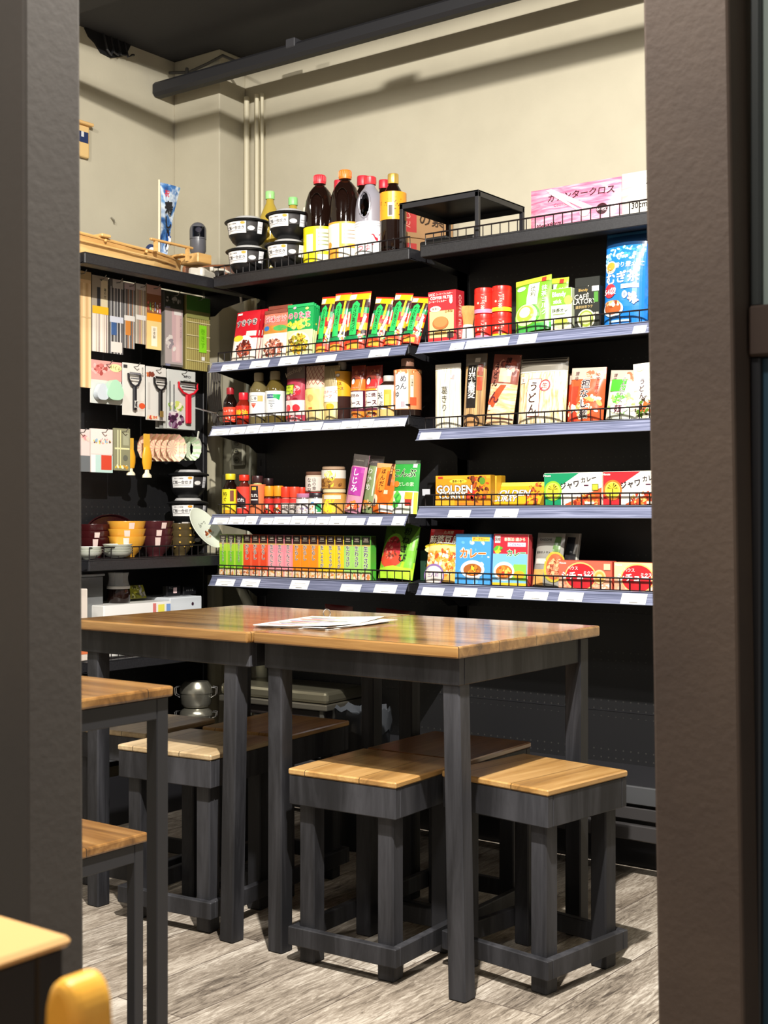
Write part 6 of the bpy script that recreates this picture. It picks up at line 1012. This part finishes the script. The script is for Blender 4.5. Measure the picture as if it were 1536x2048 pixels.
gfx(b, [('s', .72, .62, .04, .03, 20, .03, ['#3a2030', '#7a3a44', '#e8e0e0']), ('e', .72, .86, .035, .035, '#3a2030')], y3-y2, z3-ZL, lambda s, t, k: (-3.3094+k*.0001, y2+s, ZL+t)); tag(b.obj('white_box'), 'pale blue-white carton with a small dark emblem behind the table edge', 'box')
for (u0, u1, v0, v1, lb, c) in ((336, 361, 1171, 1193, 'black packet with a small white sticker on the pale carton', 0), (368, 393, 1173, 1192, 'black packet with fine grey print on the pale carton', 1)):
    pass
b = MB(); b.box(-3.385, -3.36, 3.2297, 3.2985, z3+.0005, 0.7712, M('#17171a', .3), .003); gfx(b, [('r', .55, .2, .9, .7, '#e2c4c4'), ('t', 'たこ', .3, .7, .2, '#8a8a8a')], .05, .04, lambda s, t, k: (-3.3594+k*.0001, 3.2327+s, z3+.004+t)); tag(b.obj('black_packet'), 'black packet with a small pink and white sticker on the pale carton', 'packet')
b = MB(); b.box(-3.385, -3.36, 3.3110, 3.3766, z3+.0005, 0.7640, M('#17171a', .3), .003); gfx(b, [('t', 'いか の 塩', .55, .4, .16, '#8a8a8a')], .05, .04, lambda s, t, k: (-3.3594+k*.0001, 3.3140+s, z3+.004+t)); tag(b.obj('black_packet'), 'black packet with fine grey print at the right end of the pale carton', 'packet')
e = empty('glass_pitcher', 'clear glass pitcher with a white rim and dark tea in it', 'pitcher', None, (-3.375, 3.0169, WB+.0006)); r = .040
b = MB(); b.lathe([(.001, 0), (r*.86, 0), (r, .008), (r, .036), (r*.93, .048), (.001, .048)], M('#1c0f0c', .1), 28); b.obj('dark_tea', e)
b = MB(); b.lathe([(r*.98, .0485), (r*1.0, .052), (r*.98, .058), (.001, .058)], M('#e2ded6', .3), 28); b.obj('white_ring', e)
b = MB(); b.lathe([(r*.96, .0585), (r*.86, .07), (r*.80, .085), (r*.90, .103), (r*.88, .103), (r*.78, .085), (r*.84, .07), (r*.9, .0585)], M('#e8eaea', .05, 0, .0, .30), 28); b.obj('glass_neck', e)
pouch('snack_bag', 'yellow-green clear snack bag lying on the white carton', 'bag', None, (3.0736, 3.1836, .05), 3.39, WB, '#a8a83a', [('s', .4, .5, .38, .2, 30, .08, ['#d8d84a', '#8a8a30', '#e8e8a0', '#6a6a3a']), ('s', .85, .5, .12, .3, 12, .07, ['#c8c4bc', '#8a8684', '#e8e4e0'])], .02, 0, .05, False, 81)
L(bpy.data.objects['snack_bag'])
y0, y1, z0, z1 = (2.7446, 2.8106, 0.6813, 0.7818)
b = MB(); b.box(-3.34, -3.29, y0, y1-.0, ZL+.001, z1, M('#d8ccc0', .5), .003); gfx(b, [('r', 0, .1, 1, .5, '#d8744a')], y1-y0, z1-ZL, lambda s, t, k: (-3.2894+k*.0001, y0+s, ZL+t)); tag(b.obj('white_box'), 'white and orange carton end just showing beside the left post', 'box')

# ------------------------------------------------------------------ on top of the left-wall shelves
ZT = 1.868
e = empty('wooden_sushi_boat', 'long pale wooden sushi boat on top of the left-wall shelf', 'boat', None, (-3.36, 2.95, ZT+.001))
def hull():
    b = MB(); st = []
    ys = [-.62, -.45, -.2, 0, .15, .24, .285, .33]; 
    for y in ys:
        f = max(0, (y-.05)/.28); hw = .092*(1-.80*f*f); top = .078-.030*((y+.6)/.95)+.012*f; bot = 0 if y < .27 else .004
        st.append([(hw, y, top), (hw*1.0, y, top-.012), (hw*.90, y, top*.5), (hw*.84, y, bot), (-hw*.84, y, bot), (-hw*.9, y, top*.5), (-hw, y, top-.012), (-hw, y, top), (-hw*.86, y, top), (-hw*.8, y, bot+.008), (hw*.8, y, bot+.008), (hw*.86, y, top)])
    n = len(st[0]); vs = [p for s in st for p in s]
    fs = [(i*n+k, i*n+(k+1) % n, (i+1)*n+(k+1) % n, (i+1)*n+k) for i in range(len(st)-1) for k in range(n)]+[tuple(range(n)), tuple((len(st)-1)*n+k for k in range(n))[::-1]]
    b.add(vs, fs, W_PALE); return b
hull().obj('hull', e)
for i, (zf, w_) in enumerate(((.90, .006), (.55, .004))):
    b = MB(); pts = []
    for y in [-.6+.08*k for k in range(12)]:
        f = max(0, (y-.05)/.28); hw = .092*(1-.80*f*f); top = .078-.030*((y+.6)/.95)+.012*f; pts.append((hw+.0015, y, top*zf))
    b.tube(pts, w_/2+.001, W_PALE, 6); b.obj('side_strake', e)
b = MB(); b.box(-.105, .11, -.115, -.075, .060, .071, W_PALE, .003); b.obj('cross_plank', e)
b = MB(); b.box(-.03, .10, .255, .29, .058, .066, W_PALE, .002); b.obj('bow_plank', e)
b = MB(); b.box(.10, .112, .1, .30, .085, .093, W_PALE, .002); b.box(.10, .112, .12, .13, .05, .085, W_PALE); b.box(.10, .112, .27, .28, .04, .085, W_PALE); b.obj('bow_rail', e)
for y, z in ((-.09, .052), (.09, .045)): b = MB(); b.ball((.098, y, z), .006, W_PALE); b.obj('peg', e)
# flag
yf = 3.1627
e = empty('festival_flag', 'small blue and white festival flag on a wooden stick, reading 寿', 'flag', None, (-3.33, yf, ZT+.006))
z_top = 0.3193
b = MB(); b.tube([(0, 0, .0), (0, 0, z_top)], .0035, M('#e6d8b4', .5), 8); b.obj('flag_stick', e)
b = MB(); n = 14; vs = []; H_ = z_top-.035
for j in range(n+1):
    t = j/n; wd = .098*(1-.74*t)
    for k in range(5): u = k/4; vs.append((.006*math.sin(u*3+t*4), .004+wd*u, z_top-.008-H_*t*.98))
b.add(vs, [(j*5+k, j*5+k+1, (j+1)*5+k+1, (j+1)*5+k) for j in range(n) for k in range(4)], noisy('flag_print', [(.35, '#1c4480'), (.46, '#3f74b0'), (.55, '#cfdae2'), (.66, '#5f90c0')], 14, .6, 3))
gfx(b, [('t', '祝', .33, .88, .26, '#c8303a', {'b': .04}), ('v', '寿し', .46, .80, .52, '#10121c', {'b': .06, 'rot': .15}), ('s', .5, .3, .3, .3, 14, .14, ['#10121c', '#e6eaf0', '#1c4a90'])], .098, H_, lambda s, t, k: (.009+k*.0003+.004*math.sin(t*20), .004+s*(.35+.62*t/H_), z_top-.008-H_+t)); b.obj('flag_cloth', e)
b = MB(); b.lathe([(.001, 0), (.028, .002), (.03, .004), (.001, .006)], M('#26345c', .6), 20, mtx=Matrix.Translation((-.01, -.03, .06)) @ Matrix.Rotation(PI/2, 4, 'Y')); b.lathe([(.001, 0), (.018, .0), (.019, .003), (.001, .004)], M('#d8dce0', .6), 20, mtx=Matrix.Translation((-.004, -.03, .06)) @ Matrix.Rotation(PI/2, 4, 'Y')); b.tube([(-.006, -.03, .03), (0, 0, .03)], .002, M('#2c3a60', .5), 6); b.obj('round_crest', e)
# security camera
yc = 3.3233
e = empty('security_camera', 'grey pan-tilt indoor camera with a glossy black lens face', 'camera', None, (-3.30, yc, ZT+.0), (0, 0, -.70)); DG = M('#55555a', .3)
b = MB(); b.lathe([(.001, 0), (.024, 0), (.029, .012), (.029, .052)], DG, 32); b.obj('base', e)
b = MB(); prof = [(.030*math.sqrt(max(0, 1-max(0, (z-.085)/.030)**2)) if z > .085 else .030, z) for z in [.053, .06, .085, .092, .1, .107, .112, .1149]]+[(.001, .1152)]
b.lathe([(.001, .0525)]+prof, DG, 32); b.obj('head', e)
b = MB(); n = 24; b.add([(.0305*.99*math.cos(a)*1.02, .0305*math.sin(a)*1.02, z) for z in (.058, .07, .085, .095) for a in [-.75+1.5*k/8 for k in range(9)]], [(j*9+k, j*9+k+1, (j+1)*9+k+1, (j+1)*9+k) for j in range(3) for k in range(8)], M('#0c0d12', .05)); b.obj('face', e)
b = MB(); b.lathe([(.001, .0), (.009, .0), (.012, -.004)], M('#1c2030', .05), 20, mtx=Matrix.Translation((.0325, 0, .082)) @ Matrix.Rotation(PI/2, 4, 'Y')); b.obj('lens', e)
b = MB(); b.box(-.06, .035, -.035, .035, 0, .035, W_PALE, .003)
e.location.z = ZT+.0865
o = b.obj('camera_block', None, (-3.30, yc, ZT+.050)); tag(o, 'small wooden block on the boat bow under the camera', 'block')
# power strip, brown speaker
e = empty('power_strip', 'white power strip with a plugged cable behind the boat', 'power strip', None, (-3.33, 3.3745, ZT+.001), (0, 0, .4))
b = MB(); b.box(-.03, .03, -.065, .065, .0, .042, M('#d9d4c6', .4), .012); b.obj('strip_body', e)
b = MB(); b.box(-.014, .03, .03, .06, .042, .058, M('#e2ddd0', .4), .005); b.obj('plug', e)
b = MB(); b.tube([(.03, .05, .05), (.05, .085, .055), (.075, .12, .04), (.09, .15, .0), (.095, .155, -.06)], .005, M('#e8e2d2', .4), 8); b.obj('plug_cord', e)
e = empty('round_speaker', 'reddish brown cabinet with a dark round opening at the back corner', 'speaker', None, (-3.40, 3.50, ZT), (0, 0, .55))
b = MB(); b.box(-.11, .11, -.03, .03, 0, .085, M('#8a5636', .45), .012); b.obj('cabinet', e)
b = MB(); b.lathe([(.034, 0), (.034, .004), (.026, .003), (.001, -.004)], M('#1c1614', .4), 28, mtx=Matrix.Translation((.02, -.031, .042)) @ Matrix.Rotation(PI/2, 4, 'X')); b.obj('opening', e)
# wooden sign on the left wall
y0, y1, z0, z1 = (3.1303, 3.2656, 2.3667, 2.5071)
e = empty('wooden_wall_sign', 'pale wooden shop sign with a dark blue square on the left wall', 'sign', None, (-3.829, 0, 0))
b = MB(); b.box(0, .02, y0, y1-.004, z0, z1-.02, M('#e0bd80', .5), .006); b.obj('board', e)
b = MB(); b.box(0, .035, y0, y1+.006, z1-.02, z1-.008, M('#e2b878', .5), .003); b.obj('roof_ledge', e)
b = MB(); b.box(.0201, .0215, y1-.075, y1-.012, z0+.055, z1-.045, M('#24345e', .5)); b.box(.0216, .0222, y1-.046, y1-.034, z0+.075, z0+.095, M('#d8d8d8', .5)); b.obj('blue_panel', e)
b = MB(); b.tube([(-3.826, 3.3821, 2.17), (-3.815, 3.3821+.004, 2.16), (-3.82, 3.3821+.012, 2.15)], .003, M('#8a8474', .5), 6); tag(b.obj('wall_hook'), 'tiny bent hook on the left wall above the wooden boat', 'hook')
# white things under the left table
b = MB(); b.box(-3.27, -3.20, 2.60, 2.70, .548, .61, M('#d9d8cc', .4), .004); tag(b.obj('white_carton'), 'white carton on the low shelf seen under the table by the post', 'box')
